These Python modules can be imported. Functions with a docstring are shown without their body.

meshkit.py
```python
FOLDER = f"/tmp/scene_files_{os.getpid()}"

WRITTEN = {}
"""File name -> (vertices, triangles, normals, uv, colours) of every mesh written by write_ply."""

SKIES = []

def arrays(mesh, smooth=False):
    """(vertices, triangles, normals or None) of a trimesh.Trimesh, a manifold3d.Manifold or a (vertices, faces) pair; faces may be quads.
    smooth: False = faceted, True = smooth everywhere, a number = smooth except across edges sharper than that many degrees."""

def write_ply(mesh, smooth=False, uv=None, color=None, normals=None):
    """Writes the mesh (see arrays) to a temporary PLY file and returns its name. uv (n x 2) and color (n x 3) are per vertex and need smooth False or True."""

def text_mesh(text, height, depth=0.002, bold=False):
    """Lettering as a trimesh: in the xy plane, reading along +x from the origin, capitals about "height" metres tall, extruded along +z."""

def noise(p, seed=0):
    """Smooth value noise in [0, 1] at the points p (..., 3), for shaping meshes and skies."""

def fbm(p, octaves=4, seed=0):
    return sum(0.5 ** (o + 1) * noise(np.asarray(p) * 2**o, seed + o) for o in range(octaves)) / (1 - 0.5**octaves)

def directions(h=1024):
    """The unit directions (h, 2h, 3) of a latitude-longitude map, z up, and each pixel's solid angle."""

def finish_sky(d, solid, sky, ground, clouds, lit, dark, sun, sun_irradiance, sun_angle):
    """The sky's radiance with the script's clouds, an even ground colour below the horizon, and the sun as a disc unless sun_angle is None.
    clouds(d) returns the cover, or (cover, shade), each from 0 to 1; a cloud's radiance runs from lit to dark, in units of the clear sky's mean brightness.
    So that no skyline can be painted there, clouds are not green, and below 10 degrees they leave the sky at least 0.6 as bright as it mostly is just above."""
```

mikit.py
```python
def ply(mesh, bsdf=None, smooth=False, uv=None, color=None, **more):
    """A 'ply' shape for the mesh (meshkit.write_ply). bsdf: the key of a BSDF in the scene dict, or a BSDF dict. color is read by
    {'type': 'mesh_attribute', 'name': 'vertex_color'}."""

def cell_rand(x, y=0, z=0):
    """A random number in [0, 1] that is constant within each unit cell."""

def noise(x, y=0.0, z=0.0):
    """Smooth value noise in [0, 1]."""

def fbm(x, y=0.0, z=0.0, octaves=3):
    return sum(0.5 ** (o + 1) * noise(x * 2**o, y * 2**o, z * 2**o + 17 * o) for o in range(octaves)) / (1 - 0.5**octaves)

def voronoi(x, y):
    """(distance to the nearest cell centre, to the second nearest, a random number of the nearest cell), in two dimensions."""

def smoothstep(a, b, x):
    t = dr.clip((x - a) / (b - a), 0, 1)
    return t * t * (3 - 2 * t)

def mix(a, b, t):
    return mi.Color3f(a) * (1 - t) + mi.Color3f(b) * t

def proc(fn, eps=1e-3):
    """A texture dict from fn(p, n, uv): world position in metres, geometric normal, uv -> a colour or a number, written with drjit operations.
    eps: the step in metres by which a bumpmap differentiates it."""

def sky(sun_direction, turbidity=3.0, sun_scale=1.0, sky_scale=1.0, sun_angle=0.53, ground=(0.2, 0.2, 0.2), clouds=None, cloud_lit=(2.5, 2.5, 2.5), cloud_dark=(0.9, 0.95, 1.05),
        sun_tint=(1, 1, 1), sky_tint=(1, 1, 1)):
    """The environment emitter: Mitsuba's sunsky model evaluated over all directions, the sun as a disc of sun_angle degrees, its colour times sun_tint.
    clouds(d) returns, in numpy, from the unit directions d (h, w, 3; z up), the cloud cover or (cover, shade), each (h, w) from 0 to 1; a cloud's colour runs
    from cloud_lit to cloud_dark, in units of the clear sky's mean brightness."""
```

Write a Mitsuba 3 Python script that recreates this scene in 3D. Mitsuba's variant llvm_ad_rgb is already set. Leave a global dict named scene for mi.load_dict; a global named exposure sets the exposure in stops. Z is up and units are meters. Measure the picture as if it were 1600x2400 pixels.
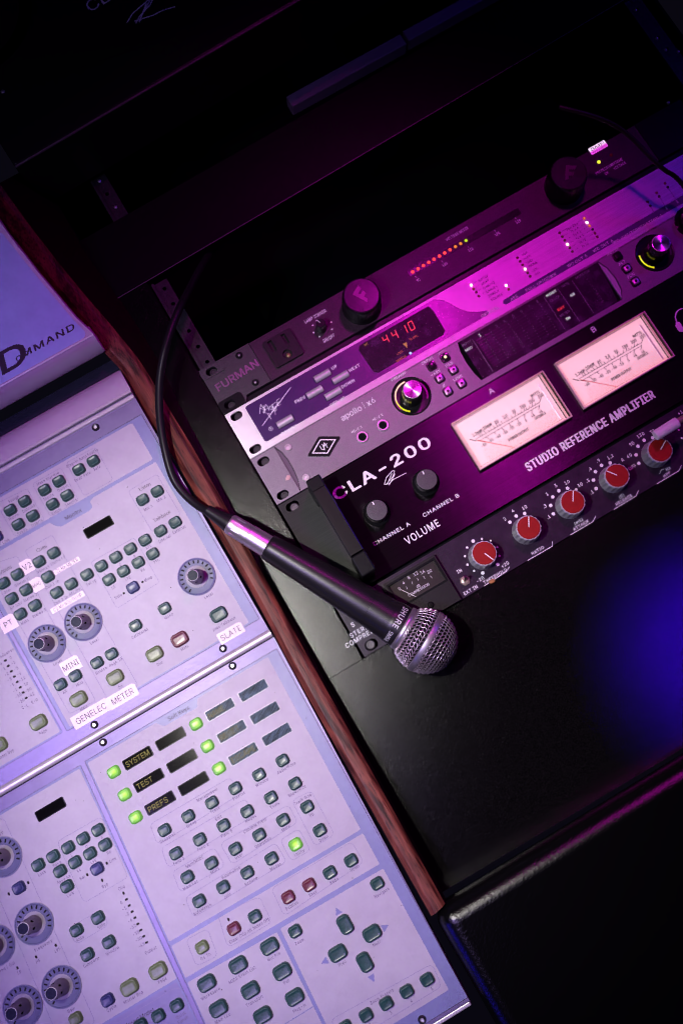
import math
import numpy as np
import trimesh
import mitsuba as mi
import drjit as dr
import mikit
import meshkit
from shapely.geometry import Polygon, Point, box as sbox, LineString
from shapely.ops import unary_union
from shapely import affinity

T = mi.ScalarTransform4f
# ------------------------------------------------------------------ camera, lamps, exposure
CAM_POS = [-0.006946, -0.025071, 0.825]
CAM_ROT = [[0.86252941, -0.50519134, -0.02871821], [-0.50210587, -0.84746636, -0.17230923], [0.06271142, 0.16304136, -0.98462419]]
exposure = 0.0
_m = np.eye(4)
_R = np.array(CAM_ROT)                       # columns: world axes seen from the camera (x right, y down, z forward)
_m[:3, 0] = -_R[0]; _m[:3, 1] = -_R[1]; _m[:3, 2] = _R[2]; _m[:3, 3] = CAM_POS
scene, labels = {}, {}
scene['camera'] = {'type': 'thinlens', 'fov': math.degrees(2 * math.atan(800 / 2400)), 'fov_axis': 'x', 'near_clip': 0.02, 'far_clip': 20.0,
                   'aperture_radius': 0.0020, 'focus_distance': 0.83, 'to_world': T(_m.tolist())}
scene['room_light'] = {'type': 'constant', 'sampling_weight': 0.5, 'radiance': {'type': 'rgb', 'value': [0.0026, 0.0022, 0.0050]}}

# lamps: (key, position m, aim m, disc radius, radiance, snoot length, snoot radius, label)
LAMPS = [('spot_lamp', (-0.215, 0.150, 0.745), (-0.050, 0.005, 0.0), 0.011, (4500, 4250, 3950), 0.090, 0.034, 'small white snooted lamp hanging over the console'),
         ('stage_lamp', (0.390, 0.455, 0.830), (0.105, 0.125, 0.0), 0.045, (120, 0.8, 95), 0.300, 0.118, 'magenta stage lamp hanging beyond the rack'),
         ('stage_lamp_001', (0.525, -0.232, 0.860), (0.256, -0.144, 0.0), 0.0105, (110, 0, 1900), 0.200, 0.0190, 'blue stage spot hanging over the right of the desk'),
         ('stage_lamp_004', (-1.15, -0.42, 0.42), (-0.02, -0.26, 0.02), 0.030, (6, 3, 160), 0.22, 0.040, 'low blue stage lamp far left of the console front'),
         ('stage_lamp_003', (1.08, 0.30, 0.80), (0.42, 0.20, 0.0), 0.060, (2.0, 0.2, 24.0), 0.06, 0.080, 'added dim blue fill lamp out of view right of the rack'),  # unseen; added to bring blue onto the right end of the rack
         ('stage_lamp_002', (-0.52, 0.02, 1.10), (-0.27, 0.0, 0.0), 0.100, (39, 26, 76), 0.35, 0.160, 'added violet fill lamp out of view left of the console')]  # unseen; added to spread violet fill over the console

# ------------------------------------------------------------------ measured layout, millimetres in each panel's own plane
YH = 51.669
YB = 323.219
BUT = [["U","s","teal",-183.11,192.36],["U","s","teal",-169.82,192.7],["U","s","teal",-183.1,178.88],["U","s","teal",-169.82,179.2],["U","s","teal",-151.77,192.82],["U","s","teal",-138.4,193.15],["U","s","teal",-151.64,179.41],["U","s","teal",-138.37,179.78],["U","s","teal",-120.06,193.46],["U","s","teal",-106.75,193.77],["U","s","teal",-87.85,146.23],["U","s","teal",-74.48,146.25],["U","s","teal",-87.74,117.06],["U","s","teal",-74.33,117.2],["U","s","teal",-169.63,144.58],["U","s","teal",-182.93,144.34],["U","s","teal",-182.75,130.21],["U","s","teal",-182.71,115.71],["U","s","teal",-169.46,115.92],["U","s","teal",-155.23,116.08],["U","s","teal",-142.06,116.38],["U","s","teal",-128.8,116.63],["U","s","teal",-115.52,116.69],["U","s","teal",-102.12,116.91],["U","s","teal",-142.0,103.82],["U","s","teal",-128.84,103.91],["U","s","teal",-115.42,104.07],["U","s","teal",-102.08,104.19],["U","s","teal",-115.13,61.65],["U","s","teal",-141.58,61.49],["U","s","teal",-168.66,51.52],["U","s","teal",-181.82,51.38],["U","s","teal",-201.36,51.08],["U","s","teal",-214.59,51.03],["U","s","teal",-202.66,144.08],["U","s","teal",-215.45,143.58],["U","s","teal",-202.54,129.83],["U","s","teal",-215.67,129.56],["U","s","teal",-202.39,115.5],["U","s","teal",-215.46,115.33],["U","s","navy",-128.73,88.85],["U","s","navy",-202.86,178.85],["U","l","olive",-139.52,34.42],["U","l","olive",-175.12,34.21],["U","l","olive",-207.89,34.02],["U","l","olive",-243.55,34.07],["U","l","olive",-278.64,34.1],["U","l","teal",-80.69,35.89],["U","l","maroon",-116.8,34.5],["L","s","lit",-210.2,-29.39],["L","s","lit",-210.6,-48.73],["L","s","lit",-210.99,-67.86],["L","s","lit",-137.51,-29.75],["L","s","lit",-137.76,-49.06],["L","s","lit",-138.06,-68.23],["L","s","lit",-114.31,-146.32],["L","s","teal",-195.9,-87.34],["L","s","teal",-175.25,-87.51],["L","s","teal",-154.77,-87.77],["L","s","teal",-196.24,-106.64],["L","s","teal",-175.69,-106.8],["L","s","teal",-154.99,-106.93],["L","s","teal",-196.59,-125.96],["L","s","teal",-175.99,-126.18],["L","s","teal",-196.91,-145.35],["L","s","teal",-176.45,-145.64],["L","s","teal",-155.34,-126.33],["L","s","teal",-134.04,-87.61],["L","s","teal",-113.37,-87.95],["L","s","teal",-92.48,-87.81],["L","s","teal",-92.6,-107.56],["L","s","teal",-134.37,-107.04],["L","s","teal",-113.72,-107.24],["L","s","teal",-113.66,-126.2],["L","s","teal",-134.69,-126.57],["L","s","teal",-93.07,-126.98],["L","s","teal",-93.25,-146.58],["L","s","teal",-155.73,-145.75],["L","s","teal",-134.94,-146.05],["L","s","teal",-101.84,-176.63],["L","s","maroon",-119.63,-176.52],["L","s","maroon",-137.5,-176.23],["L","s","maroon",-183.56,-175.32],["L","s","teal",-83.76,-177.1],["L","s","teal",-75.06,-200.83],["L","s","teal",-165.78,-175.63],["L","s","teal",-144.81,-199.47],["L","s","olive",-210.42,-174.86],["L","w","teal",-166.39,-199.2],["L","w","teal",-192.86,-198.84],["L","w","teal",-219.16,-198.36],["L","w","teal",-166.67,-218.79],["L","w","teal",-193.31,-218.36],["L","w","teal",-219.71,-217.7],["L","w","teal",-167.28,-238.43],["L","w","teal",-193.62,-237.73],["L","w","teal",-96.12,-228.78],["L","w","teal",-124.97,-228.17],["L","v","teal",-110.31,-213.74],["L","v","teal",-110.75,-243.27],["L","s","teal",-77.37,-275.63],["L","s","teal",-94.34,-275.17],["L","s","teal",-111.33,-274.83],["L","s","teal",-128.08,-274.45],["L","s","teal",-145.05,-273.92],["L","s","teal",-260.8,-200.25],["L","s","teal",-245.66,-200.72],["L","s","teal",-275.14,-199.38],["L","s","teal",-240.38,-61.61],["L","s","teal",-253.35,-61.43],["L","s","teal",-266.32,-61.44],["L","s","teal",-279.21,-61.35],["L","s","teal",-292.15,-61.27],["L","s","teal",-240.61,-73.89],["L","s","teal",-253.57,-73.76],["L","s","teal",-266.54,-73.72],["L","s","teal",-279.44,-73.58],["L","s","teal",-279.67,-86.14],["L","s","navy",-253.83,-86.37],["L","s","navy",-312.44,-68.68],["L","s","navy",-288.83,-172.29],["L","s","teal",-269.19,-117.76],["L","s","teal",-287.29,-117.58],["L","s","teal",-269.71,-137.1],["L","s","teal",-287.77,-136.85],["L","l","olive",-246.67,-172.81],["L","l","olive",-270.55,-172.48],["L","s","olive",-315.28,-171.77]]
DISP = [["U","black","",-129.02,144.91],["L","black","",-265.96,-29.36],["L","black","SYSTEM",-189.23,-29.53],["L","black","",-160.05,-29.48],["L","black","TEST",-189.47,-48.64],["L","black","",-160.32,-48.84],["L","black","PREFS",-189.71,-68.01],["L","black","",-160.5,-68.26],["L","scr","NAME",-115.87,-29.44],["L","scr","RESET",-116.01,-48.84],["L","scr","ESCAPE",-116.39,-68.24],["L","scr","",-86.22,-29.83],["L","scr","",-86.78,-49.49],["L","scr","",-86.79,-68.41]]
SLIT = [["L","v",-245.87,-86.48],["L","v",-262.68,-86.34],["L","v",-254.5,-95.62],["L","v",-304.93,-68.72],["L","v",-321.45,-68.59],["L","v",-244.49,-112.03],["L","h",-244.64,-117.02],["L","h",-244.75,-121.93],["L","h",-244.87,-126.83],["L","h",-244.98,-131.71],["L","h",-245.05,-136.69],["L","h",-245.2,-141.61],["L","h",-245.28,-146.56],["L","h",-245.42,-151.45],["L","v",-306.18,-119.23],["L","v",-322.78,-119.15],["L","v",-338.54,-118.92],["U","o",-120.18,88.84],["U","o",-137.25,88.54],["U","h",-243.26,89.43],["U","h",-243.28,84.52],["U","h",-243.18,79.65],["U","h",-243.16,74.83],["U","h",-243.14,70.01],["U","h",-243.05,65.16],["U","h",-243.03,60.36],["U","h",-243.05,55.48],["L","v",-184.18,-167.78]]
ENC = [["U",-208.6,84.58],["U",-175.86,84.88],["U",-81.06,70.72],["L",-313.73,-97.51],["L",-315.09,-147.11],["L",-346.6,-144.91],["L",-346.25,-96.65],["L",-313.75,-42.27]]
CTXT = [["U","Assign",-176.94,199.09,2.2,0.85,"c",0],["U","Inputs",-183.38,186.59,2.2,0.85,"c",0],["U","Outputs",-170.2,186.49,2.2,0.85,"c",0],["U","Sends",-183.31,172.66,2.2,0.85,"c",0],["U","Inserts",-170.09,173.02,2.2,0.85,"c",0],["U","Make Inactive",-145.25,199.95,2.2,0.85,"c",0],["U","Inputs",-151.85,186.54,2.2,0.85,"c",0],["U","Output",-138.53,187.12,2.2,0.85,"c",0],["U","Sends",-152.11,173.15,2.2,0.85,"c",0],["U","Inserts",-138.54,173.65,2.2,0.85,"c",0],["U","Plug-in Auto Enable",-113.48,200.66,2.2,0.85,"c",0],["U","Enab Para",-120.51,187.32,2.2,0.85,"c",0],["U","Safe",-107.22,187.54,2.2,0.85,"c",0],["U","T Line",-199.59,172.59,2.2,0.85,"c",0],["U","Listen",-81.36,154.88,2.8,0.95,"c",0],["U","Monitor",-141.37,164.32,3.2,0.95,"c",0],["U","Cues",-176.51,153.01,2.8,0.95,"c",0],["U","Talkback",-81.11,127.1,2.8,0.95,"c",0],["U","Mic 1",-87.32,138.47,2.2,0.85,"c",0],["U","Mic 2",-74.88,139.64,2.2,0.85,"c",0],["U","Internal",-88.13,110.12,2.2,0.85,"c",0],["U","External",-74.52,110.75,2.2,0.85,"c",0],["U","AFL",-102.49,110.95,2.2,0.85,"c",0],["U","PFL",-102.47,97.84,2.2,0.85,"c",0],["U","Studio LS",-170.1,137.98,2.2,0.85,"c",0],["U","Phones",-183.12,137.57,2.2,0.85,"c",0],["U","Cue 1 In",-182.95,123.43,2.2,0.85,"c",0],["U","Cue 2 In",-182.98,108.96,2.2,0.85,"c",0],["U","AFL/PFL",-169.63,109.12,2.2,0.85,"c",0],["U","Set up",-155.54,109.16,2.2,0.85,"c",0],["U","L",-142.64,109.82,2.2,0.85,"c",0],["U","C",-128.83,109.77,2.2,0.85,"c",0],["U","R",-115.59,110.06,2.2,0.85,"c",0],["U","LS",-142.21,96.85,2.2,0.85,"c",0],["U","LFE",-128.86,97.23,2.2,0.85,"c",0],["U","Rs",-115.27,97.29,2.2,0.85,"c",0],["U","Solo",-142.48,88.71,2.2,0.85,"c",0],["U","Mute",-115.04,88.83,2.2,0.85,"c",0],["U","Stereo 1",-202.98,137.17,2.2,0.85,"c",0],["U","Sum",-216.08,136.85,2.2,0.85,"c",0],["U","Stereo 2",-202.92,123.15,2.2,0.85,"c",0],["U","Alt Surr",-215.65,123.13,2.2,0.85,"c",0],["U","Stereo 3",-202.77,108.62,2.2,0.85,"c",0],["U","Main",-215.83,108.33,2.2,0.85,"c",0],["U","Level",-208.55,67.49,2.2,0.85,"c",0],["U","Level",-175.67,67.23,2.2,0.85,"c",0],["U","Calibrated",-141.95,54.57,2.2,0.85,"c",0],["U","Source",-182.09,44.58,2.2,0.85,"c",0],["U","Asgn TB",-169.19,44.39,2.2,0.85,"c",0],["U","On",-175.33,25.89,2.2,0.85,"c",0],["U","Dim",-139.76,25.93,2.2,0.85,"c",0],["U","Mini",-201.85,44.11,2.2,0.85,"c",0],["U","Alt",-214.69,44.3,2.2,0.85,"c",0],["U","Reduction",-240.38,94.05,2.2,0.85,"c",0],["U","0",-238.59,89.25,2.2,0.85,"c",0],["U","-1",-238.86,84.78,2.2,0.85,"c",0],["U","-3",-238.89,79.69,2.2,0.85,"c",0],["U","-6",-238.84,74.94,2.2,0.85,"c",0],["U","-12",-238.78,70.0,2.2,0.85,"c",0],["U","-18",-238.73,65.27,2.2,0.85,"c",0],["U","-30",-238.61,60.11,2.2,0.85,"c",0],["U","-42",-238.7,55.47,2.2,0.85,"c",0],["U","0",-247.45,89.03,2.2,0.85,"c",0],["U","-1",-247.79,84.42,2.2,0.85,"c",0],["U","-2",-247.7,79.55,2.2,0.85,"c",0],["U","-3",-247.52,74.84,2.2,0.85,"c",0],["U","-5",-247.84,69.93,2.2,0.85,"c",0],["U","-7",-247.78,65.01,2.2,0.85,"c",0],["U","-10",-247.5,60.15,2.2,0.85,"c",0],["U","-20",-247.52,55.28,2.2,0.85,"c",0],["U","Inputs",-209.43,152.48,2.8,0.95,"c",0],["U","C-L",-247.06,50.23,2.2,0.85,"c",0],["U","E-G",-238.36,50.19,2.2,0.85,"c",0],["U","Page",-244.08,25.92,2.2,0.85,"c",0],["U","Main",-207.88,26.05,2.2,0.85,"c",0],["U","Master Byp",-278.27,25.42,2.2,0.85,"c",0],["U","Mono",-115.36,54.87,2.2,0.85,"c",0],["U","Mute",-116.85,26.79,2.2,0.85,"c",0],["U","Level",-80.25,53.02,2.2,0.85,"c",0],["U","Auto Talkback",-80.73,27.39,2.2,0.85,"c",0],["L","Soft Keys",-145.55,-15.38,3.2,0.95,"c",0],["L","Snapshot",-196.89,-93.46,2.2,0.85,"c",0],["L","Group",-176.11,-93.53,2.2,0.85,"c",0],["L","Track",-155.5,-93.58,2.2,0.85,"c",0],["L","Func 1",-197.07,-112.55,2.2,0.85,"c",0],["L","Func 2",-176.39,-112.95,2.2,0.85,"c",0],["L","Func 3",-155.97,-113.17,2.2,0.85,"c",0],["L","Edit",-155.85,-100.15,2.2,0.85,"c",0],["L","Mem/MIDI",-187.1,-119.15,2.2,0.85,"c",0],["L","Mem Loc",-197.46,-132.16,2.2,0.85,"c",0],["L","MIDI",-176.57,-132.32,2.2,0.85,"c",0],["L","Automation",-166.66,-139.63,2.2,0.85,"c",0],["L","AutoMatch",-197.97,-151.77,2.2,0.85,"c",0],["L","Join",-177.19,-152.71,2.2,0.85,"c",0],["L","Management",-155.38,-80.78,2.2,0.85,"c",0],["L","Playlist",-134.66,-93.71,2.2,0.85,"c",0],["L","Window",-114.25,-93.91,2.2,0.85,"c",0],["L","Audio/Files",-92.98,-93.98,2.2,0.85,"c",0],["L","Modes",-134.75,-112.91,2.2,0.85,"c",0],["L","Tools",-114.25,-113.6,2.2,0.85,"c",0],["L","Meter",-114.36,-132.44,2.2,0.85,"c",0],["L","Show/Hide",-94.19,-113.08,2.2,0.85,"c",0],["L","Console Prefs",-134.5,-118.89,2.2,0.85,"c",0],["L","User",-155.73,-132.3,2.2,0.85,"c",0],["L","Operation",-135.26,-132.76,2.2,0.85,"c",0],["L","Track Size",-93.45,-120.54,2.2,0.85,"c",0],["L","Up",-93.27,-133.62,2.2,0.85,"c",0],["L","Down",-93.81,-153.21,2.2,0.85,"c",0],["L","Utility",-114.66,-152.96,2.2,0.85,"c",0],["L","Actions",-156.64,-152.5,2.2,0.85,"c",0],["L","Modes",-135.21,-152.72,2.2,0.85,"c",0],["L","Publish",-138.31,-182.77,2.2,0.85,"c",0],["L","Save",-120.34,-183.13,2.2,0.85,"c",0],["L","Redo",-102.23,-183.31,2.2,0.85,"c",0],["L","Go To",-211.49,-181.78,2.2,0.85,"c",0],["L","Clear Clip",-184.42,-182.2,2.2,0.85,"c",0],["L","All Notes Off",-166.89,-182.38,2.2,0.85,"c",0],["L","Zoom",-145.74,-207.42,2.2,0.85,"c",0],["L","Workspace",-220.36,-206.12,2.2,0.85,"c",0],["L","MIDI Event List",-193.79,-206.44,2.2,0.85,"c",0],["L","Mic Pre",-167.25,-207.01,2.2,0.85,"c",0],["L","Transport",-194.44,-226.29,2.2,0.85,"c",0],["L","Pan",-167.46,-226.44,2.2,0.85,"c",0],["L","Plug-in",-168.08,-246.66,2.2,0.85,"c",0],["L","Mem Loc",-220.38,-225.08,2.2,0.85,"c",0],["L","Next",-96.77,-236.53,2.2,0.85,"c",0],["L","Prev",-125.62,-235.9,2.2,0.85,"c",0],["L","Zoom Presets",-111.91,-269.35,2.2,0.85,"c",0],["L","5",-77.65,-282.7,2.2,0.85,"c",0],["L","4",-94.9,-282.4,2.2,0.85,"c",0],["L","3",-111.76,-281.81,2.2,0.85,"c",0],["L","2",-128.9,-281.2,2.2,0.85,"c",0],["L","Quick",-246.33,-208.12,2.2,0.85,"c",0],["L","Punch",-246.44,-211.52,2.2,0.85,"c",0],["L","Undo",-84.2,-183.09,2.2,0.85,"c",0],["L","Navigate",-75.63,-208.1,2.2,0.85,"c",0],["L","Insert Modes",-273.26,-194.67,2.8,0.95,"c",0],["L","Frequency",-314.42,-114.55,2.2,0.85,"c",0],["L","LPF",-306.45,-122.74,2.2,0.85,"c",0],["L","HF",-322.76,-122.47,2.2,0.85,"c",0],["L","LF",-338.56,-122.38,2.2,0.85,"c",0],["L","Gain",-315.93,-164.73,2.2,0.85,"c",0],["L","Auto",-288.08,-123.99,2.2,0.85,"c",0],["L","Safe",-269.83,-124.09,2.2,0.85,"c",0],["L","Compare",-288.42,-142.96,2.2,0.85,"c",0],["L","Window",-270.37,-143.82,2.2,0.85,"c",0],["L","Master Byp",-271.55,-179.97,2.2,0.85,"c",0],["L","Page",-247.21,-180.31,2.2,0.85,"c",0],["L","Cycle",-289.13,-178.55,2.2,0.85,"c",0],["L","Output",-245.2,-157.75,2.2,0.85,"c",0],["L","Clip",-244.12,-107.68,2.2,0.85,"c",0],["L","0",-249.21,-117.17,2.2,0.85,"c",0],["L","-1",-249.13,-121.92,2.2,0.85,"c",0],["L","-3",-249.21,-126.74,2.2,0.85,"c",0],["L","-6",-249.21,-131.6,2.2,0.85,"c",0],["L","-12",-249.31,-136.64,2.2,0.85,"c",0],["L","-18",-249.31,-141.64,2.2,0.85,"c",0],["L","-30",-249.45,-146.37,2.2,0.85,"c",0],["L","-42",-249.7,-151.29,2.2,0.85,"c",0],["L","Freq / Out",-345.75,-114.41,2.2,0.85,"c",0],["L","Lock",-292.67,-67.87,2.2,0.85,"c",0],["L","Save",-279.48,-67.61,2.2,0.85,"c",0],["L","Save As",-279.98,-80.22,2.2,0.85,"c",0],["L","Link",-280.29,-92.51,2.2,0.85,"c",0],["L","L",-266.8,-67.73,2.2,0.85,"c",0],["L","C",-253.98,-67.9,2.2,0.85,"c",0],["L","R",-240.71,-67.78,2.2,0.85,"c",0],["L","Ls",-266.89,-80.27,2.2,0.85,"c",0],["L","LFE",-254.17,-80.29,2.2,0.85,"c",0],["L","Rs",-240.89,-80.22,2.2,0.85,"c",0],["L","Link",-240.7,-86.46,2.2,0.85,"c",0],["L","Sel",-266.97,-86.32,2.2,0.85,"c",0],["L","Byp",-254.38,-99.93,2.2,0.85,"c",0],["L","PF",-307.4,-26.13,2.2,0.85,"c",0]]
STK = [["U",-193.2,146.18,9.8,10.9,"V2",4.6,0.95,0],["U",-193.37,129.54,9.4,10.6,"MAC",2.9,1.1,0],["U",-165.75,130.6,22.8,3.7,"C1 Mn METER",2.9,1.05,0],["U",-179.13,104.71,29.2,4.4,"C2 Mn BOOTH HP",2.9,1.05,0],["U",-227.47,113.87,13.1,12.2,"PT",4.4,1.1,0],["U",-200.69,60.11,15.5,11.1,"MINI",4.4,1.05,0],["U",-205.03,19.21,32.4,10.4,"GENELEC",4.8,0.95,0],["U",-177.35,18.37,25.1,10.4,"METER",4.8,0.95,0],["U",-79.65,18.33,21.6,9.1,"SLATE",4.6,1.0,0]]
OUTL = [["U",[[-126.36,203.57],[-100.12,203.14],[-100.52,172.54],[-126.88,172.64]]],["U",[[-158.14,202.17],[-132.05,202.27],[-132.33,171.75],[-158.18,171.63]]],["U",[[-190.33,202.66],[-163.43,201.19],[-163.63,171.26],[-190.25,171.66]]],["U",[[-94.62,158.35],[-68.1,158.9],[-67.58,120.6],[-93.96,119.81]]],["U",[[-147.95,123.49],[-108.54,123.09],[-108.71,81.91],[-147.81,80.86]]],["L",[[-204.06,-78.01],[-134.0,-78.42],[-132.12,-93.15],[-205.82,-94.26]]],["L",[[-204.53,-97.66],[-131.18,-98.21],[-131.44,-112.14],[-206.63,-113.22]]],["L",[[-204.79,-116.91],[-169.0,-117.5],[-168.08,-133.28],[-206.96,-132.81]]],["L",[[-163.77,-117.16],[-104.7,-118.64],[-105.22,-133.24],[-163.14,-135.02]]],["L",[[-205.4,-138.18],[-126.84,-137.83],[-126.4,-153.85],[-206.61,-153.5]]],["L",[[-122.92,-137.82],[-106.52,-137.62],[-106.7,-155.62],[-123.04,-155.22]]],["L",[[-101.15,-117.24],[-84.73,-118.3],[-85.22,-155.0],[-102.12,-154.87]]],["L",[[-218.64,-164.39],[-200.92,-165.47],[-203.39,-186.04],[-220.66,-184.33]]],["L",[[-189.47,-160.49],[-156.21,-165.41],[-156.96,-185.57],[-194.06,-184.86]]],["L",[[-145.66,-164.8],[-76.77,-165.75],[-76.18,-182.92],[-146.92,-186.38]]],["L",[[-151.84,-264.72],[-68.64,-268.49],[-70.9,-284.94],[-154.12,-284.85]]],["L",[[-272.33,-53.23],[-234.14,-53.8],[-236.3,-103.55],[-274.05,-103.11]]],["L",[[-292.71,-113.44],[-264.62,-113.53],[-264.65,-126.33],[-292.49,-126.3]]],["U",[[-188.78,157.98],[-164.05,158.14],[-162.76,19.49],[-188.45,18.93]]],["U",[[-220.67,162.58],[-196.07,157.22],[-197.2,26.02],[-219.69,27.53]]],["L",[[-327.77,-16.18],[-301.01,-15.83],[-303.94,-181.63],[-332.88,-181.34]]]]
TRI = [["L",-110.52,-203.03,90],["L",-85.54,-229.97,0],["L",-136.43,-228.5,180],["L",-111.69,-255.57,270]]
E = {"U_r":[[-53.04,226.46],[-51.9,6.51]],"U_gr":[[-54.8,207.9],[-54.59,17.03]],"U_gb":[[-54.59,17.03],[-227.67,16.48]],"U_gl":[[-227.67,16.48],[-228.06,126.93]],"U_gpl":[[-231.17,18.05],[-223.99,134.5],[-286.87,17.46]],"U1":[[-64.62,205.65],[-64.77,171.13],[-120.38,170.88]],"U2":[[-63.96,168.08],[-121.12,167.74],[-62.94,18.94],[-107.96,21.57],[-224.27,17.39],[-232.34,63.09]],"Utab":[[-125.48,161.63],[-129.21,160.25],[-154.92,160.38],[-159.24,165.14]],"U3":[[-232.43,19.27],[-285.69,19.66],[-228.06,126.93]],"L_r":[[-51.44,-1.71],[-58.24,-303.06]],"L_b":[[-58.24,-303.06],[-86.82,-302.53]],"L_g":[[-226.59,-10.63],[-54.57,-10.81],[-57.64,-292.9],[-232.41,-165.61],[-235.1,-221.03]],"L1":[[-225.29,-12.82],[-63.65,-12.89],[-66.44,-161.55],[-227.33,-157.83]],"Ltab":[[-163.85,-12.22],[-160.84,-18.51],[-130.29,-18.79],[-126.9,-12.51]],"L2":[[-227.65,-163.35],[-66.18,-164.76],[-66.49,-189.84],[-228.29,-187.26]],"L3":[[-228.62,-191.08],[-157.13,-193.64],[-159.29,-250.82]],"L4":[[-153.76,-192.3],[-65.88,-194.19],[-67.41,-289.45],[-157.73,-264.53]],"L0g":[[-230.87,-11.47],[-234.18,-168.94]],"L0":[[-232.91,-12.66],[-235.81,-168.88],[-237.24,-184.61],[-299.25,-184.94]],"BAR":[[-178.96,5.64],[-51.95,6.54],[-182.58,-1.38],[-51.97,-0.79]],"PO":[[-260.36,-184.35],[-235.23,-190.55],[-236.72,-213.52]]}
SCR = [["U",-91.91,217.15],["U",-91.07,10.97],["L",-91.27,-4.81],["U",-206.99,10.35],["L",-207.5,-5.02],["L",-94.57,-296.93]]
TOP = {"b0":[-54.16,323.24,62.0],"r1":[-53.29,319.48,35.0],"g1":[-51.21,305.69,20.0],"t0":[-53.04,281.24,28.0],"t1":[-52.86,273.14,28.0]}
BR = [[-54.16,0.02],[-59.14,17.19],[-65.81,60.27],[-70.01,96.64]]
BRIN = [[-55.81,16.31],[-74.03,94.73]]
LOGO = [[-117.75,12.82],[-87.26,13.12],[-120.11,27.12]]
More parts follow.
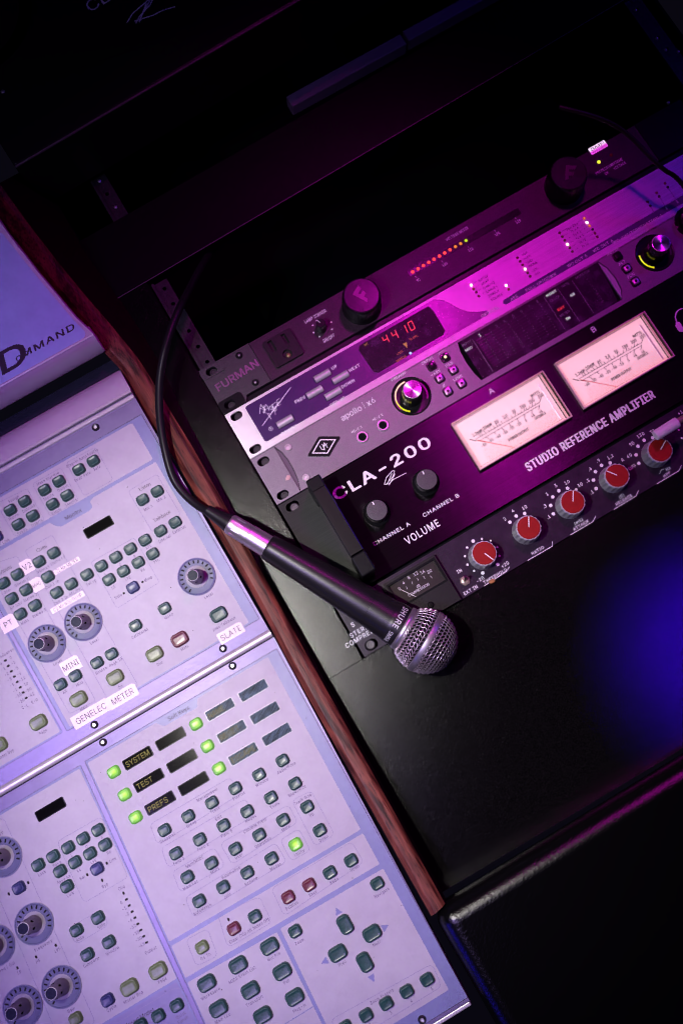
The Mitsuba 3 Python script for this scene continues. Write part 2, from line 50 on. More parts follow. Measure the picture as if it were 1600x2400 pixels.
WOOD = [[[-52.21,-186.9,38.0],[-51.89,-0.43,24.0],[-49.76,93.33,20.0],[-50.22,139.25,20.0],[-50.5,216.41,20.0],[-52.53,245.64,21.0],[-51.54,294.11,24.0],[-56.81,323.18,34.0],[-62.44,362.33,48.0],[-69.1,396.87,64.0],[-73.62,422.73,80.0],[-76.83,450.74,98.0]],[[-38.74,-184.24,38.0],[-36.38,-1.85,24.0],[-35.08,84.27,20.0],[-33.74,142.98,20.0],[-32.68,217.19,20.0],[-33.61,250.54,21.0],[-34.37,294.21,24.0],[-39.38,331.32,34.0],[-46.17,365.92,48.0],[-52.27,403.9,64.0],[-55.46,427.95,80.0],[-57.7,454.76,98.0]],[[-37.64,-191.7,-2.0],[-34.5,-0.37,-2.0],[-32.36,87.67,-2.0],[-30.45,148.14,-2.0],[-26.16,225.58,-2.0],[-24.85,259.77,-2.0],[-21.43,302.11,-2.0],[-21.99,338.49,-2.0],[-24.56,381.17,-2.0],[-28.84,427.87,-2.0],[-29.17,468.17,-2.0],[-28.3,515.58,-2.0]]]
CABLE = [[87.82,392.35,-40.0],[65.11,373.61,-20.0],[47.61,352.32,8.0],[29.92,333.26,25.0],[14.29,315.97,40.0],[1.37,303.68,44.0],[-11.93,290.35,44.0],[-23.71,277.76,40.0],[-35.81,260.03,36.0],[-45.55,240.26,34.0],[-54.5,214.19,31.0],[-57.97,196.33,28.0],[-55.36,179.36,28.0],[-49.74,165.18,31.0],[-45.87,155.18,34.0]]
RCABLE = [[354.69,292.89,75.0],[375.13,275.15,70.0],[393.31,257.72,60.0],[403.05,237.12,52.0],[414.82,211.82,42.0],[419.17,208.66,38.0],[423.21,198.56,34.0],[428.3,185.01,28.0]]
MIC = [[-44.89,157.02,34.0],[-37.38,143.7,34.0],[-20.64,112.31,33.0],[23.32,30.12,27.0],[33.82,10.72,26.0],[37.42,3.6,26.0],[48.46,-13.41,25.0]]
FUT = [["LAMP DIMMER",111.73,268.31,3.0,0.62,"w",0],["ON/OFF",111.69,245.55,3.0,0.62,"w",0],["90",203.09,251.12,2.6,0.65,"w",0],["100",229.52,251.57,2.6,0.65,"w",0],["110",255.42,251.71,2.6,0.65,"w",0],["120",282.32,252.23,2.6,0.65,"w",0],["128",303.66,252.81,2.6,0.65,"w",0],["VOLTAGE METER",252.93,269.98,2.6,0.65,"w",0],["PROTECTION",392.39,255.29,2.4,0.7,"w",0],["OK",392.22,251.26,2.4,0.7,"w",0],["EXTREME",404.97,255.36,2.4,0.7,"w",0],["VOLTAGE",405.36,251.33,2.4,0.7,"w",0],["|",439.44,270.94,4,1.1,"w",0],["O",441.27,262.15,4,1.1,"w",0]]
APT = [["UP",102.7,221.15,2.6,1.0,"w",0],["NEXT",116.98,211.98,2.6,1.0,"w",0],["PREV",64.06,211.39,2.6,1.0,"w",0],["DOWN",105.29,202.83,2.6,1.0,"w",0],["SET UP",90.15,193.97,2.6,1.0,"w",0],["POWER",43.27,193.5,2.6,1.0,"w",0],["OPTICAL",240.12,195.75,2.5,1.0,"w",0],["AES",263.97,195.97,2.5,1.0,"w",0],["PULL UP/DOWN",290.62,196.04,2.5,1.0,"w",0],["WC OUT 5",327.06,196.44,2.5,1.0,"w",0],["WC OUT 6",352.94,196.78,2.5,1.0,"w",0],["WC OUT/TERMINATION 1",386.36,194.24,2.5,1.0,"w",0],["2",417.62,197.74,2.5,1.0,"w",0],["3",428.76,197.87,2.5,1.0,"w",0],["S/PDIF",250.85,224.07,2.1,1.0,"d",0],["ADAT",250.29,220.2,2.1,1.0,"d",0],["S/MUX2",251.46,216.31,2.1,1.0,"d",0],["S/MUX4",251.63,212.23,2.1,1.0,"d",0],["SINGLE",251.15,207.98,2.1,1.0,"d",0],["DOUBLE",251.87,203.92,2.1,1.0,"d",0],["+4%",292.61,224.9,2.1,1.0,"d",0],["+.1%",292.85,220.96,2.1,1.0,"d",0],["VSO",292.31,216.82,2.1,1.0,"d",0],["NONE",293.79,212.95,2.1,1.0,"d",0],["-.1%",291.87,208.16,2.1,1.0,"d",0],["-4%",291.72,204.48,2.1,1.0,"d",0],["fs x 256",340.2,225.03,2.1,1.0,"d",0],["fs x 4",340.58,221.67,2.1,1.0,"d",0],["fs x 2",340.55,217.52,2.1,1.0,"d",0],["fs x 1",340.71,213.5,2.1,1.0,"d",0],["fs /2",340.66,209.15,2.1,1.0,"d",0],["fs /4",340.53,205.19,2.1,1.0,"d",0],["INT",135.72,224.41,1.9,0.8,"y",0],["fs kHz",173.06,209.29,2.4,0.8,"o",0],["LOCK",156.37,203.69,2.0,0.8,"o",0],["NARROW",154.61,198.63,2.0,0.8,"o",0]]
AXT = [["HI-Z 1",91.64,164.93,1.9,1.0,"w",0],["HI-Z 2",111.82,165.1,1.9,1.0,"w",0],["PREAMP",144.89,186.65,2.3,1.0,"w",0],["INPUT",172.64,186.18,2.3,1.0,"w",0],["PAD",186.45,173.71,2.3,1.0,"w",0],["+48V",173.01,173.47,2.3,1.0,"w",0],["LINK",186.42,160.28,2.3,1.0,"w",0],["METER",357.24,188.22,2.3,1.0,"w",0],["ALT",358.19,175.39,2.3,1.0,"w",0],["FCN",358.51,161.99,2.3,1.0,"w",0],["MONITOR",385.74,189.43,2.3,1.0,"w",0],["HP 1",420.11,189.49,2.3,1.0,"w",0],["0",172.96,160.3,2.2,1.0,"w",0],["1",221.66,182.39,2.8,1.0,"glow",1],["3",237.6,182.33,2.4,1.0,"g",0],["4",245.65,182.32,2.4,1.0,"g",0],["5",254.48,182.51,2.4,1.0,"g",0],["6",262.57,182.71,2.4,1.0,"g",0],["7",270.49,182.8,2.4,1.0,"g",0],["8",278.63,182.87,2.4,1.0,"g",0],["INPUT",208.29,182.04,2.1,1.0,"g",0],["MIC",207.51,176.95,2.1,1.1,"glow",1],["HOST",292.67,183.01,2.2,1.1,"glow",1],["IN",292.71,157.09,2.2,1.1,"glow",1],["48",307.1,172.86,2.2,1.1,"glow",1],["EXT",292.56,167.51,2.2,1.1,"red",1],["CLOCK",292.76,177.53,2.1,1.0,"g",0],["METER",292.65,162.06,2.1,1.0,"g",0],["RATE",306.87,183.2,2.1,1.0,"g",0],["MONITOR",324.34,183.7,2.1,1.0,"g",0]]
CLT = [["CHANNEL A",71.49,75.16,3.1,1.25,"w",0],["CHANNEL B",118.18,74.96,3.1,1.25,"w",0],["VOLUME",93.67,63.99,6.0,0.82,"w",1],["A",204.38,136.44,4.6,1.1,"w",0],["B",305.94,138.2,4.6,1.1,"w",0]]
SRA = [[193.92,67.17],[318.98,64.89]]
CLA = [[48.82,125.97],[139.04,124.34]]
COT = [["2",156.84,38.9,2.7,0.9,"w",0],["4",166.07,41.34,2.7,0.9,"w",0],["10",175.72,38.84,2.7,0.9,"w",0],[".1",188.33,22.3,2.7,0.9,"w",0],[".3",190.28,31.38,2.7,0.9,"w",0],["1",197.39,38.92,2.7,0.9,"w",0],["3",207.26,41.32,2.7,0.9,"w",0],["10",216.57,38.9,2.7,0.9,"w",0],["30",224.62,31.75,2.7,0.9,"w",0],[".1",229.23,21.8,2.7,0.9,"w",0],[".3",231.61,31.44,2.7,0.9,"w",0],[".6",238.4,38.81,2.7,0.9,"w",0],[".9",247.96,41.3,2.7,0.9,"w",0],["1.2",258.4,38.96,2.7,0.9,"w",0],["A",265.43,31.81,2.7,0.9,"w",0],["OFF",268.99,22.56,2.7,0.9,"w",0],["60",272.1,31.86,2.7,0.9,"w",0],["90",279.39,39.16,2.7,0.9,"w",0],["130",289.59,41.62,2.7,0.9,"w",0],["T1",299.69,39.36,2.7,0.9,"w",0],["+20",137.32,7.12,2.7,0.9,"w",0],["-20",113.86,6.91,2.7,0.9,"w",0],["IN",102.86,21.29,2.7,0.9,"w",0],["EXT IN",102.71,3.49,2.7,0.9,"w",0],["THRESHOLD",125.57,3.29,2.35,1.0,"w",0],["RATIO",166.13,3.5,2.35,1.0,"w",0],["(mS)",207.05,6.83,2.35,1.0,"w",0],["ATTACK",207.05,3.19,2.35,1.0,"w",0],["(S)",248.39,6.75,2.35,1.0,"w",0],["RELEASE",248.26,3.17,2.35,1.0,"w",0],["Hz",293.24,6.67,2.35,1.0,"w",0],["HPF",289.72,3.14,2.35,1.0,"w",0],["+16",329.03,41.12,2.7,0.9,"w",0]]
COMET = [["0",53.7,33.16],["4",58.9,35.61],["8",64.73,37.21],["12",71.13,37.02],["16",76.65,35.39],["20",81.67,32.92],["dB",67.87,27.57],["COMPRESSION",67.4,24.11]]
COEAR = [["S",6.87,27.7],["STEREO",10.41,20.78],["COMPRESSOR",11.44,15.67]]
COFR = [[44.63,42.95],[91.31,40.69],[91.42,0.8],[88.66,20.23],[46.21,34.72],[92.02,37.82]]
CONEED = [[53.84,32.59],[61.61,21.22]]
COTICK = [[59.38,32.9],[65.14,34.37],[70.42,34.51],[75.42,33.35],[80.36,30.76]]
COSCR = [68.31,9.35]
COSLOT = [11.62,6.41]
KNOB = [[125.35,22.51],[166.54,22.03],[207.74,21.84],[249.68,21.94],[290.71,22.02]]
KPTR = [[[125.22,22.3],[128.5,14.57]],[[166.54,22.03],[170.92,29.45]],[[207.74,21.84],[212.82,29.35]],[[249.47,22.07],[244.03,29.94]],[[291.02,21.83],[298.8,26.57]]]
KDOT = [[125.3,36.46,2],[132.26,34.37,1.3],[137.69,29.57,1.1],[118.25,34.4,1.4],[113.12,29.33,1.3],[111.28,22.35,1.4],[113.16,15.35,1.3],[118.27,10.33,2],[132.26,10.11,1.8],[137.36,15.3,1.2],[139.58,22.36,1.2],[159.05,34.53,2],[166.13,36.32,2],[173.15,34.5,2],[192.96,22.48,2],[194.87,29.4,2],[200.04,34.55,2],[207.07,36.41,2],[214.22,34.53,2],[219.67,29.97,1.7],[234.06,22.46,2],[236.0,29.58,2],[241.17,34.64,2],[248.26,36.51,2],[255.45,34.62,2],[275.31,22.52,2],[277.31,29.65,2],[282.53,34.9,2],[289.64,36.5,2],[296.82,34.77,2],[318.75,29.51,1.2],[316.96,22.33,1.2]]
KUND = [[[113.99,0.84],[135.43,1.77],[139.5,3.68]],[[154.91,0.61],[177.95,0.41],[180.16,3.44]],[[195.63,0.81],[216.68,0.7],[221.31,3.35]],[[237.06,0.58],[258.45,0.79],[262.46,3.55]],[[278.5,0.65],[299.6,0.67],[303.98,3.25]]]
HPFS = [[[285.09,6.63],[287.76,8.44],[290.24,8.16]],[[183.64,185.36],[185.02,186.75],[188.49,186.67]]]
TOG = [102.74,12.19]
CRUMB = [[121.19,0.87],[22.07,158.59]]
PLUG = [[289.04,32.93,28.0],[310.15,33.42,28.0],[310.96,33.48,28.0],[316.96,33.8,28.0],[336.02,34.55,28.0]]
FU = {"out":[74.04,257.08],"slots":[[68.0,262.63],[80.77,262.51],[74.87,250.76]],"scr":[[39.14,271.08],[39.23,243.3]],"dim":[110.76,256.5],"ddots":[[110.74,264.25],[105.88,262.35],[103.22,256.52],[105.67,250.84],[120.58,256.82],[117.96,250.96]],"fk":[[149.97,255.77],[353.76,259.5]],"ears":[[12.32,270.85],[11.56,237.79]],"ear_r":[[52.45,275.69],[50.65,237.97]],"bot":[[25.64,235.56],[159.86,235.27]],"name":[[7.18,255.25],[45.73,259.61]],"led":[[202.58,259.77],[208.01,259.82],[213.29,259.97],[218.73,260.02],[224.02,260.16],[229.47,260.21],[234.77,260.36],[240.14,260.46],[245.53,260.56],[250.78,260.62],[256.2,260.59]],"slot":[[200.07,258.65],[308.27,260.51]],"smp":[398.68,275.01],"sl":[[391.98,263.25],[404.58,263.32]],"rt":[[452.76,274.86],[421.2,267.65]]}
AP = {"holes":[[11.34,226.48],[10.99,193.86]],"inL":[[22.25,230.18],[19.38,193.37]],"wave":[[137.75,233.26],[180.11,232.58],[193.16,232.88],[201.02,231.66],[205.32,229.87],[211.8,224.61],[215.12,219.46],[217.53,214.61],[220.2,210.19],[224.64,205.16],[230.71,201.06],[237.75,198.52],[248.4,198.33],[284.97,198.42]],"st":[[265.03,200.43],[420.01,203.52],[261.17,194.26],[418.45,192.81]],"disp":[[132.19,227.09],[198.36,227.26],[198.63,201.23],[127.38,197.78]],"dig":[[152.06,219.65],[160.71,219.49],[169.59,218.98],[176.79,219.04]],"dot":[162.07,215.88],"tri":[[162.26,209.07],[165.99,208.73],[163.81,203.68]],"wled":[163.72,198.73],"but":[[90.37,219.7],[102.67,210.74],[77.74,210.57],[90.3,201.72],[43.85,201.38]],"icon":[30.59,202.15],"sig":[[[25.97,208.08],[44.27,216.43],[62.57,224.64]],[[29.08,218.11],[33.61,224.64],[34.78,218.4],[31.6,222.14]],[[35.29,222.4],[32.6,216.63],[37.13,222.53],[38.03,218.92],[34.61,218.5]],[[40.13,219.51],[36.98,217.09],[39.44,216.23],[41.45,218.72],[39.43,219.32]],[[44.96,219.71],[41.98,219.64],[39.8,214.79],[42.7,213.68],[43.39,216.95]],[[49.88,221.09],[46.89,221.02],[45.41,216.36],[48.14,215.97]],[[46.28,218.92],[48.41,218.51]],[[34.71,214.14],[35.09,209.01]],[[41.89,218.46],[39.99,210.99]],[[31.8,218.33],[36.47,213.09],[46.46,218.2]]],"led":[[239.01,224.14,"w"],[239.03,220.15,"o"],[239.39,216.53,"r"],[239.36,212.46,"r"],[264.13,208.69,"w"],[264.05,204.76,"o"],[285.54,224.91,"r"],[285.71,221.02,"r"],[285.86,217.27,"r"],[285.64,212.94,"y"],[285.68,209.03,"g"],[285.83,205.3,"g"],[328.18,225.58,"r"],[328.21,221.51,"g"],[328.22,217.57,"g"],[328.29,213.39,"y"],[328.4,209.63,"g"],[328.36,205.63,"g"],[353.16,225.91,"oo"],[353.1,221.53,"w"],[353.3,217.92,"oo"],[353.75,213.83,"k"],[353.61,209.87,"r"],[353.57,206.08,"r"],[407.44,210.78,"r"],[407.44,206.58,"k"],[418.57,213.75,"r"],[418.65,209.84,"k"],[429.55,217.3,"r"],[429.57,213.3,"k"]],"lines":[[[429.29,212.88],[429.17,200.66]],[[407.32,205.72],[406.9,200.38]],[[418.71,209.1],[417.7,200.02]]]}
AX = {"holes":[[11.58,181.3],[11.33,148.59]],"scr":[[34.98,180.68],[34.95,151.18]],"cres":[[25.19,187.12],[28.0,179.75],[29.37,169.88],[28.57,158.33],[26.89,149.74],[24.68,143.89]],"badge":[[61.41,175.63],[76.86,166.43],[60.27,156.93],[44.94,166.05]],"jack":[[92.22,156.92],[111.92,156.94]],"name":[[94.79,179.9],[107.02,179.97],[113.65,179.57]],"pre":[145.13,166.41],"mon":[386.8,168.67],"hp":[423.15,176.64],"but":[["o",186.71,167.7],["o",173.19,167.3],["o",186.38,154.15],["o",173.09,154.09],["d",172.95,180.02],["l",186.5,180.43],["d",358.1,181.97],["o",358.84,168.84],["o",358.55,155.38]],"win":[[202.44,186.1],[202.91,148.22],[341.96,186.55],[340.93,148.01],[331.04,151.14]],"lines":[[[214.59,182.72],[214.5,149.76]],[[285.71,183.47],[285.61,150.17]],[[299.74,183.74],[299.86,150.22]],[[314.06,183.41],[313.88,150.21]]],"phi":[172.96,160.3],"cols":[[218.27,170.5],[266.49,179.01]]}
CL = {"kn":[[70.02,96.2],[117.51,97.36]],"kp":[[[70.72,103.2],[118.42,103.41]]],"slot":[13.5,136.35],"sig":[[[87.54,113.58],[91.9,117.63],[99.16,119.97],[100.48,118.91],[97.29,115.75],[88.98,112.73],[87.35,113.69]],[[91.59,113.83],[97.5,118.29]],[[90.61,111.1],[96.71,114.77],[99.32,116.54]],[[88.98,112.73],[91.19,112.08],[95.83,113.3],[107.77,112.59]]],"head":[372.32,101.99],"hl":[[38.15,132.66],[40.2,68.96]],"mA":[[161.0,128.56],[160.57,83.0],[249.2,83.28],[249.46,128.9]],"mB":[[261.0,129.43],[260.64,83.76],[356.71,71.93],[350.96,130.18]],"mt":[["1.2mW",175.21,110.93,2.7,0],["10mW",185.34,111.5,2.7,0],["20",193.77,110.84,2.7,0],["2.0",202.11,111.05,2.7,0],["20",210.51,111.06,2.7,0],["100",219.23,111.06,2.7,0],["200",227.84,111.13,2.7,0],["300",236.57,111.13,2.7,0],["-60",174.44,99.48,2.5,0],["-50",181.23,99.78,2.5,0],["-40",188.22,99.63,2.5,0],["-30",194.99,99.62,2.5,0],["-20",201.58,100.05,2.5,0],["-10",208.21,99.81,2.5,0],["0",215.12,99.73,2.5,0],["+4",222.15,100.07,2.5,0],["+6",229.41,99.79,2.5,0],["WATTS",233.47,114.78,2.3,1],["DECIBELS",227.25,96.87,2.1,1],["POWER OUTPUT",203.58,92.41,2.4,1]],"ml":[[[171.15,106.9],[232.4,106.78]],[[173.52,104.37],[231.74,104.73]]],"tick":[[[175.91,106.96],[176.08,109.28]],[[178.22,106.88],[177.5,110.04]],[[181.25,106.68],[180.55,110.65]],[[184.43,106.72],[183.66,108.79]],[[186.88,106.87],[186.25,109.67]],[[190.06,106.91],[189.29,109.47]],[[192.52,107.06],[192.25,110.94]],[[194.46,106.88],[194.42,108.84]],[[197.15,106.89],[197.1,109.34]],[[201.13,106.94],[201.83,110.08]],[[203.52,106.97],[203.67,108.98]],[[206.64,106.89],[206.86,109.03]],[[209.83,106.93],[210.95,109.99]],[[212.15,106.85],[212.57,108.54]],[[215.34,106.89],[216.1,108.86]],[[218.04,106.9],[219.66,109.99]],[[220.44,106.93],[221.14,108.3]],[[223.18,106.75],[224.22,108.41]],[[225.77,106.83],[228.01,109.89]],[[228.28,106.8],[229.6,108.13]],[[232.7,106.76],[236.48,109.72]],[[179.37,104.42],[180.92,101.57]],[[187.17,104.28],[187.94,102.22]],[[194.67,104.17],[195.17,101.93]],[[201.91,104.38],[201.81,101.69]],[[209.87,104.48],[209.2,101.64]],[[216.9,104.33],[215.43,101.98]],[[224.09,104.42],[222.08,101.73]],[[231.74,104.73],[228.92,102.03]]],"end":[[167.12,109.3],[170.5,105.84]],"need":[[172.14,105.19],[194.57,82.54]],"mdot":[[167.32,104.52],[237.94,123.39]]}
SPK = {"e":[[-42.0,471.14,80.0],[221.92,480.71,80.0]],"t":[[79.62,561.22,80.0],[134.37,527.59,80.0]],"sig":[[[95.18,535.53,80.0],[102.7,540.12,80.0],[118.97,543.99,80.0],[123.72,543.39,80.0],[118.61,539.58,80.0],[105.86,534.73,80.0],[100.79,530.95,80.0]],[[103.53,530.41,80.0],[111.23,537.19,80.0],[120.49,543.05,80.0]],[[100.96,533.14,80.0],[115.43,530.0,80.0],[125.36,529.66,80.0],[134.82,527.31,80.0]],[[107.84,534.66,80.0],[116.34,542.13,80.0]]],"w":[-0.44,601.13,80.0],"line":[[-23.3,532.69,80.0],[140.04,501.14,80.0]]}
SHELF = {"a":[[-15.49,431.63,0.0],[234.78,434.53,0.0],[369.87,435.18,0.0]],"b":[[-14.8,369.75,0.0],[199.74,374.7,0.0],[493.96,382.93,0.0]]}
PBAR = [[206.69,493.18,-60.0],[205.5,480.75,-60.0],[411.24,488.56,-60.0]]
RAIL = [[7.4,366.17],[19.96,365.56],[19.01,280.57],[4.38,278.11]]
RH = [[13.65,358.94],[13.57,343.1],[13.42,314.64],[13.29,298.41],[13.43,282.56]]
RSCR = [[12.15,489.22,-6.0],[12.39,476.51,-6.0],[12.35,462.1,-6.0],[12.97,447.38,-6.0]]
RRAIL = [[502.16,371.68,-6.0],[502.73,338.58,-6.0],[503.04,325.15,-6.0],[477.04,281.33,-6.0],[511.54,317.95,-6.0]]
RR2 = [[497.82,375.61,-6.0],[495.99,289.36,-6.0],[518.27,368.12,-6.0]]
TAN = [[534.09,407.07,-90.0],[509.64,398.53,-90.0],[508.78,387.49,-90.0]]
LENS = [[220.38,-119.79,0.0],[193.42,235.44,0.0],[-41.72,62.36,0.0]]

# ------------------------------------------------------------------ helpers
def rotx(deg):
    a = math.radians(deg)
    return np.array([[1, 0, 0], [0, math.cos(a), -math.sin(a)], [0, math.sin(a), math.cos(a)]])
FRAMES = {'R': (np.zeros(3), np.eye(3)), 'U': (np.array([0, YH, 12.0]), rotx(4)), 'L': (np.array([0, YH, 12.0]), rotx(-4)), 'B': (np.array([0, YB, 62.0]), rotx(28)),
          'S': (np.array([0, 0, 0.0]), np.eye(3))}
used = {}
def num(name):
    if name not in used:
        used[name] = 0
        return name
    used[name] += 1
    return f'{name}_{used[name]:03d}'
def add(name, mesh, mat, fr='R', smooth=False, kind=None, label=None, uv=None, emit=None, **kw):
    if isinstance(mesh, tuple): v, f = np.array(mesh[0], float), np.array(mesh[1], int)
    else: v, f = np.array(mesh.vertices, float), np.array(mesh.faces)
    o, B = FRAMES[fr]
    v = (v @ B.T + o) / 1000.0
    key = num(name)
    if emit is not None: kw['emitter'] = emit
    scene[key] = mikit.ply((v, f), mat, smooth, uv=uv, **kw)
    if kind: labels.setdefault(key, {})['kind'] = kind
    if label: labels.setdefault(key, {})['label'] = label
    return key
def thing(key, label, cat, group=None):
    labels[key] = {'label': label, 'category': cat}
    if group: labels[key]['group'] = group
    return key
def emitter(rgb, w=0.008):
    return {'type': 'area', 'radiance': rgb if isinstance(rgb, dict) else {'type': 'rgb', 'value': list(rgb)}, 'sampling_weight': w}
def cat(ms):
    v, f, n = [], [], 0
    for m in ms:
        a, b = (m if isinstance(m, tuple) else (m.vertices, m.faces))
        v.append(np.asarray(a, float)); f.append(np.asarray(b, int) + n); n += len(a)
    return (np.vstack(v), np.vstack(f))
def mv(m, x=0, y=0, z=0, rot=0, s=(1, 1, 1)):
    a, b = (m if isinstance(m, tuple) else (m.vertices, m.faces))
    a = np.asarray(a, float) * np.array(s)
    c, si = math.cos(math.radians(rot)), math.sin(math.radians(rot))
    a = np.c_[a[:, 0] * c - a[:, 1] * si, a[:, 0] * si + a[:, 1] * c, a[:, 2]]
    return (a + np.array([x, y, z]), np.asarray(b, int))
def loft(loops, cap0=True, cap1=True):
    """loops: list of (k,3) counter-clockwise rings from bottom to top"""
    k = len(loops[0]); v = np.vstack(loops); f = []
    for i in range(len(loops) - 1):
        a, b = i * k, (i + 1) * k
        for j in range(k):
            j2 = (j + 1) % k
            f += [(a + j, a + j2, b + j2), (a + j, b + j2, b + j)]
    if cap0:
        f += [(0, j + 1, j) for j in range(1, k - 1)]
    if cap1:
        a = (len(loops) - 1) * k
        f += [(a, a + j, a + j + 1) for j in range(1, k - 1)]
    f = np.array(f)
    if cap0 and cap1 and np.einsum('ij,ij->i', v[f[:, 0]] - v[0], np.cross(v[f[:, 1]] - v[0], v[f[:, 2]] - v[0])).sum() < 0: f = f[:, ::-1]
    return (v, f)
def rrect(w, h, r, n=4):
    p = []
    for cx, cy, a0 in ((w/2-r, h/2-r, 0), (-w/2+r, h/2-r, 90), (-w/2+r, -h/2+r, 180), (w/2-r, -h/2+r, 270)):
        for i in range(n + 1):
            a = math.radians(a0 + 90 * i / n); p.append((cx + r * math.cos(a), cy + r * math.sin(a)))
    return np.array(p)
def ring3(p, z, s=1.0):
    return np.c_[p * s, np.full(len(p), z)]
def rbox(w, h, r, z0, z1, ch=0.3, n=4):
    lo = rrect(w, h, r, n); hi = rrect(w - 2*ch, h - 2*ch, max(r - ch, 0.05), n); mid = rrect(w - 0.6*ch, h - 0.6*ch, max(r - 0.3*ch, 0.05), n)
    return loft([ring3(lo, z0), ring3(lo, z1 - ch), ring3(mid, z1 - 0.3*ch), ring3(hi, z1)])
def lathe(prof, n=40, flute=0, depth=0.0, cap0=True, cap1=True):
    a = np.arange(n) * 2 * math.pi / n
    k = 1 + (depth * np.cos(a * flute) if flute else 0 * a)
    L = []
    for q in prof:
        r, z = q[:2]; kk = k if len(q) > 2 and q[2] else 1 + 0 * a
        L.append(np.c_[r * kk * np.cos(a), r * kk * np.sin(a), np.full(n, z)])
    return loft(L, cap0, cap1)
def plate(poly, z0, z1):
    g = list(getattr(poly, 'geoms', [poly]))
    return cat([mv(trimesh.creation.extrude_polygon(p, z1 - z0, engine='earcut'), z=z0) for p in g if p.area > 1e-4])
def sheet(poly, z, th=0.05):
    m = plate(poly, z - th, z)
    v, f = m
    nz = np.cross(v[f[:, 1]] - v[f[:, 0]], v[f[:, 2]] - v[f[:, 0]])[:, 2]
    return m
def cbox(x0, x1, y0, y1, z0, z1, ch=0.4):
    return mv(rbox(x1 - x0, y1 - y0, max(ch, 0.06), z0, z1, ch, 2), (x0 + x1) / 2, (y0 + y1) / 2)
def dome(r, h, n=12):
    return lathe([(r, -0.2), (r, 0.05), (r * 0.87, h * 0.5), (r * 0.5, h * 0.87), (r * 0.12, h)], n)
_tc = {}
def text(t, h, ws=1.0, bold=False, skew=0.0, width=None):
    """flat lettering centred on the origin, capital height h mm"""
    k = (t, bold)
    if bold and len(t) > 1: t = '\u200a'.join(t)
    if k not in _tc:
        m = meshkit.text_mesh(t, 1.0, 0.05, bold)
        v, f = np.array(m.vertices), np.array(m.faces)
        n = np.cross(v[f[:, 1]] - v[f[:, 0]], v[f[:, 2]] - v[f[:, 0]])
        f = f[n[:, 2] > 1e-9]
        u, inv = np.unique(f, return_inverse=True)
        v = v[u]; v[:, 2] = 0
        v[:, 0] -= (v[:, 0].min() + v[:, 0].max()) / 2; v[:, 1] -= 0.5
        _tc[k] = (v, inv.reshape(-1, 3))
    v, f = _tc[k]
    sx = h * ws if width is None else width / (v[:, 0].max() - v[:, 0].min())
    w = v * np.array([sx, h, 1])
    w[:, 0] += skew * w[:, 1]
    return (w, f)
def heavy(m, d, e=0.0):
    """thicker strokes: the lettering laid over itself with small shifts"""
    return cat([mv(m, dx * d, dy * e, 0.004 * i) for i, (dx, dy) in enumerate(((-1, 0), (1, 0), (0, -1), (0, 1)) if e else ((-1, 0), (0, 0), (1, 0)))])
def stroke(pts, w, z=0.0, th=0.06, caps=1):
    return mv(plate(LineString(pts).buffer(w / 2, cap_style=caps, join_style=1, quad_segs=3), 0, th), z=z)
def tube(pts, r, n=12, up=None, closed=False):
    p = np.asarray(pts, float); t = np.gradient(p, axis=0); t /= np.linalg.norm(t, axis=1, keepdims=True)
    nrm = np.cross(t[0], [0.3, 0.2, 1.0]); nrm /= np.linalg.norm(nrm)
    R_ = np.broadcast_to(r, (len(p),)); loops = []; a = np.arange(n) * 2 * math.pi / n
    for i in range(len(p)):
        nrm = nrm - t[i] * (nrm @ t[i]); nrm /= np.linalg.norm(nrm); b = np.cross(t[i], nrm)
        loops.append(p[i] + R_[i] * (np.cos(a)[:, None] * nrm + np.sin(a)[:, None] * b))
    return loft(loops)
def spline(pts, n=120):
    from scipy.interpolate import CubicSpline
    p = np.asarray(pts, float); d = np.r_[0, np.cumsum(np.linalg.norm(np.diff(p, axis=0), axis=1))]
    return CubicSpline(d, p)(np.linspace(0, d[-1], n))
rng = np.random.default_rng(7)

# ------------------------------------------------------------------ materials
def N3(v): return mikit.noise(v.x, v.y, v.z)
def F3(v): return mikit.fbm(v.x, v.y, v.z)
def rgb(c): return {'type': 'rgb', 'value': list(c)}
def mat(name, base, rough=0.5, metal=0.0, spec=0.5, coat=0.0, bump=None, scale=1.0, two=False, **kw):
    d = {'type': 'principled', 'base_color': base if isinstance(base, dict) else rgb(base), 'roughness': rough, 'metallic': metal, 'specular': spec}
    if coat: d['clearcoat'] = coat; d['clearcoat_gloss'] = 0.9
    d.update(kw)
    if bump is not None: d = {'type': 'bumpmap', 'nested': d, 'tex': mikit.proc(bump, eps=0.00025), 'scale': scale}
    if two: d = {'type': 'twosided', 'nested': d}
    scene[name] = d
def C3(a): return mi.Color3f(*a)
def overlay_col(a, b):
    def fn(p, n, uv):
        d = F3(p * 90.0); g = F3(p * mi.Vector3f(700.0, 700.0, 700.0))
        k = dr.clip(0.25 + 1.1 * (d - 0.5) + 0.5 * (g - 0.5), 0, 1)
        return mikit.mix(C3(a), C3(b), k)
    return mikit.proc(fn)
mat('overlay_light', overlay_col((0.385, 0.355, 0.435), (0.33, 0.30, 0.375)), 0.42, spec=0.3)
mat('overlay_ground', overlay_col((0.175, 0.185, 0.365), (0.15, 0.16, 0.315)), 0.38, spec=0.45)
mat('overlay_violet', overlay_col((0.20, 0.18, 0.36), (0.17, 0.15, 0.31)), 0.42, spec=0.4)
mat('console_metal', overlay_col((0.165, 0.135, 0.265), (0.135, 0.11, 0.22)), 0.40, metal=0.35, spec=0.5, bump=lambda p, n, uv: N3(p * 2600.0), scale=0.00005)
mat('bridge_blue', overlay_col((0.33, 0.47, 0.74), (0.28, 0.40, 0.65)), 0.45)
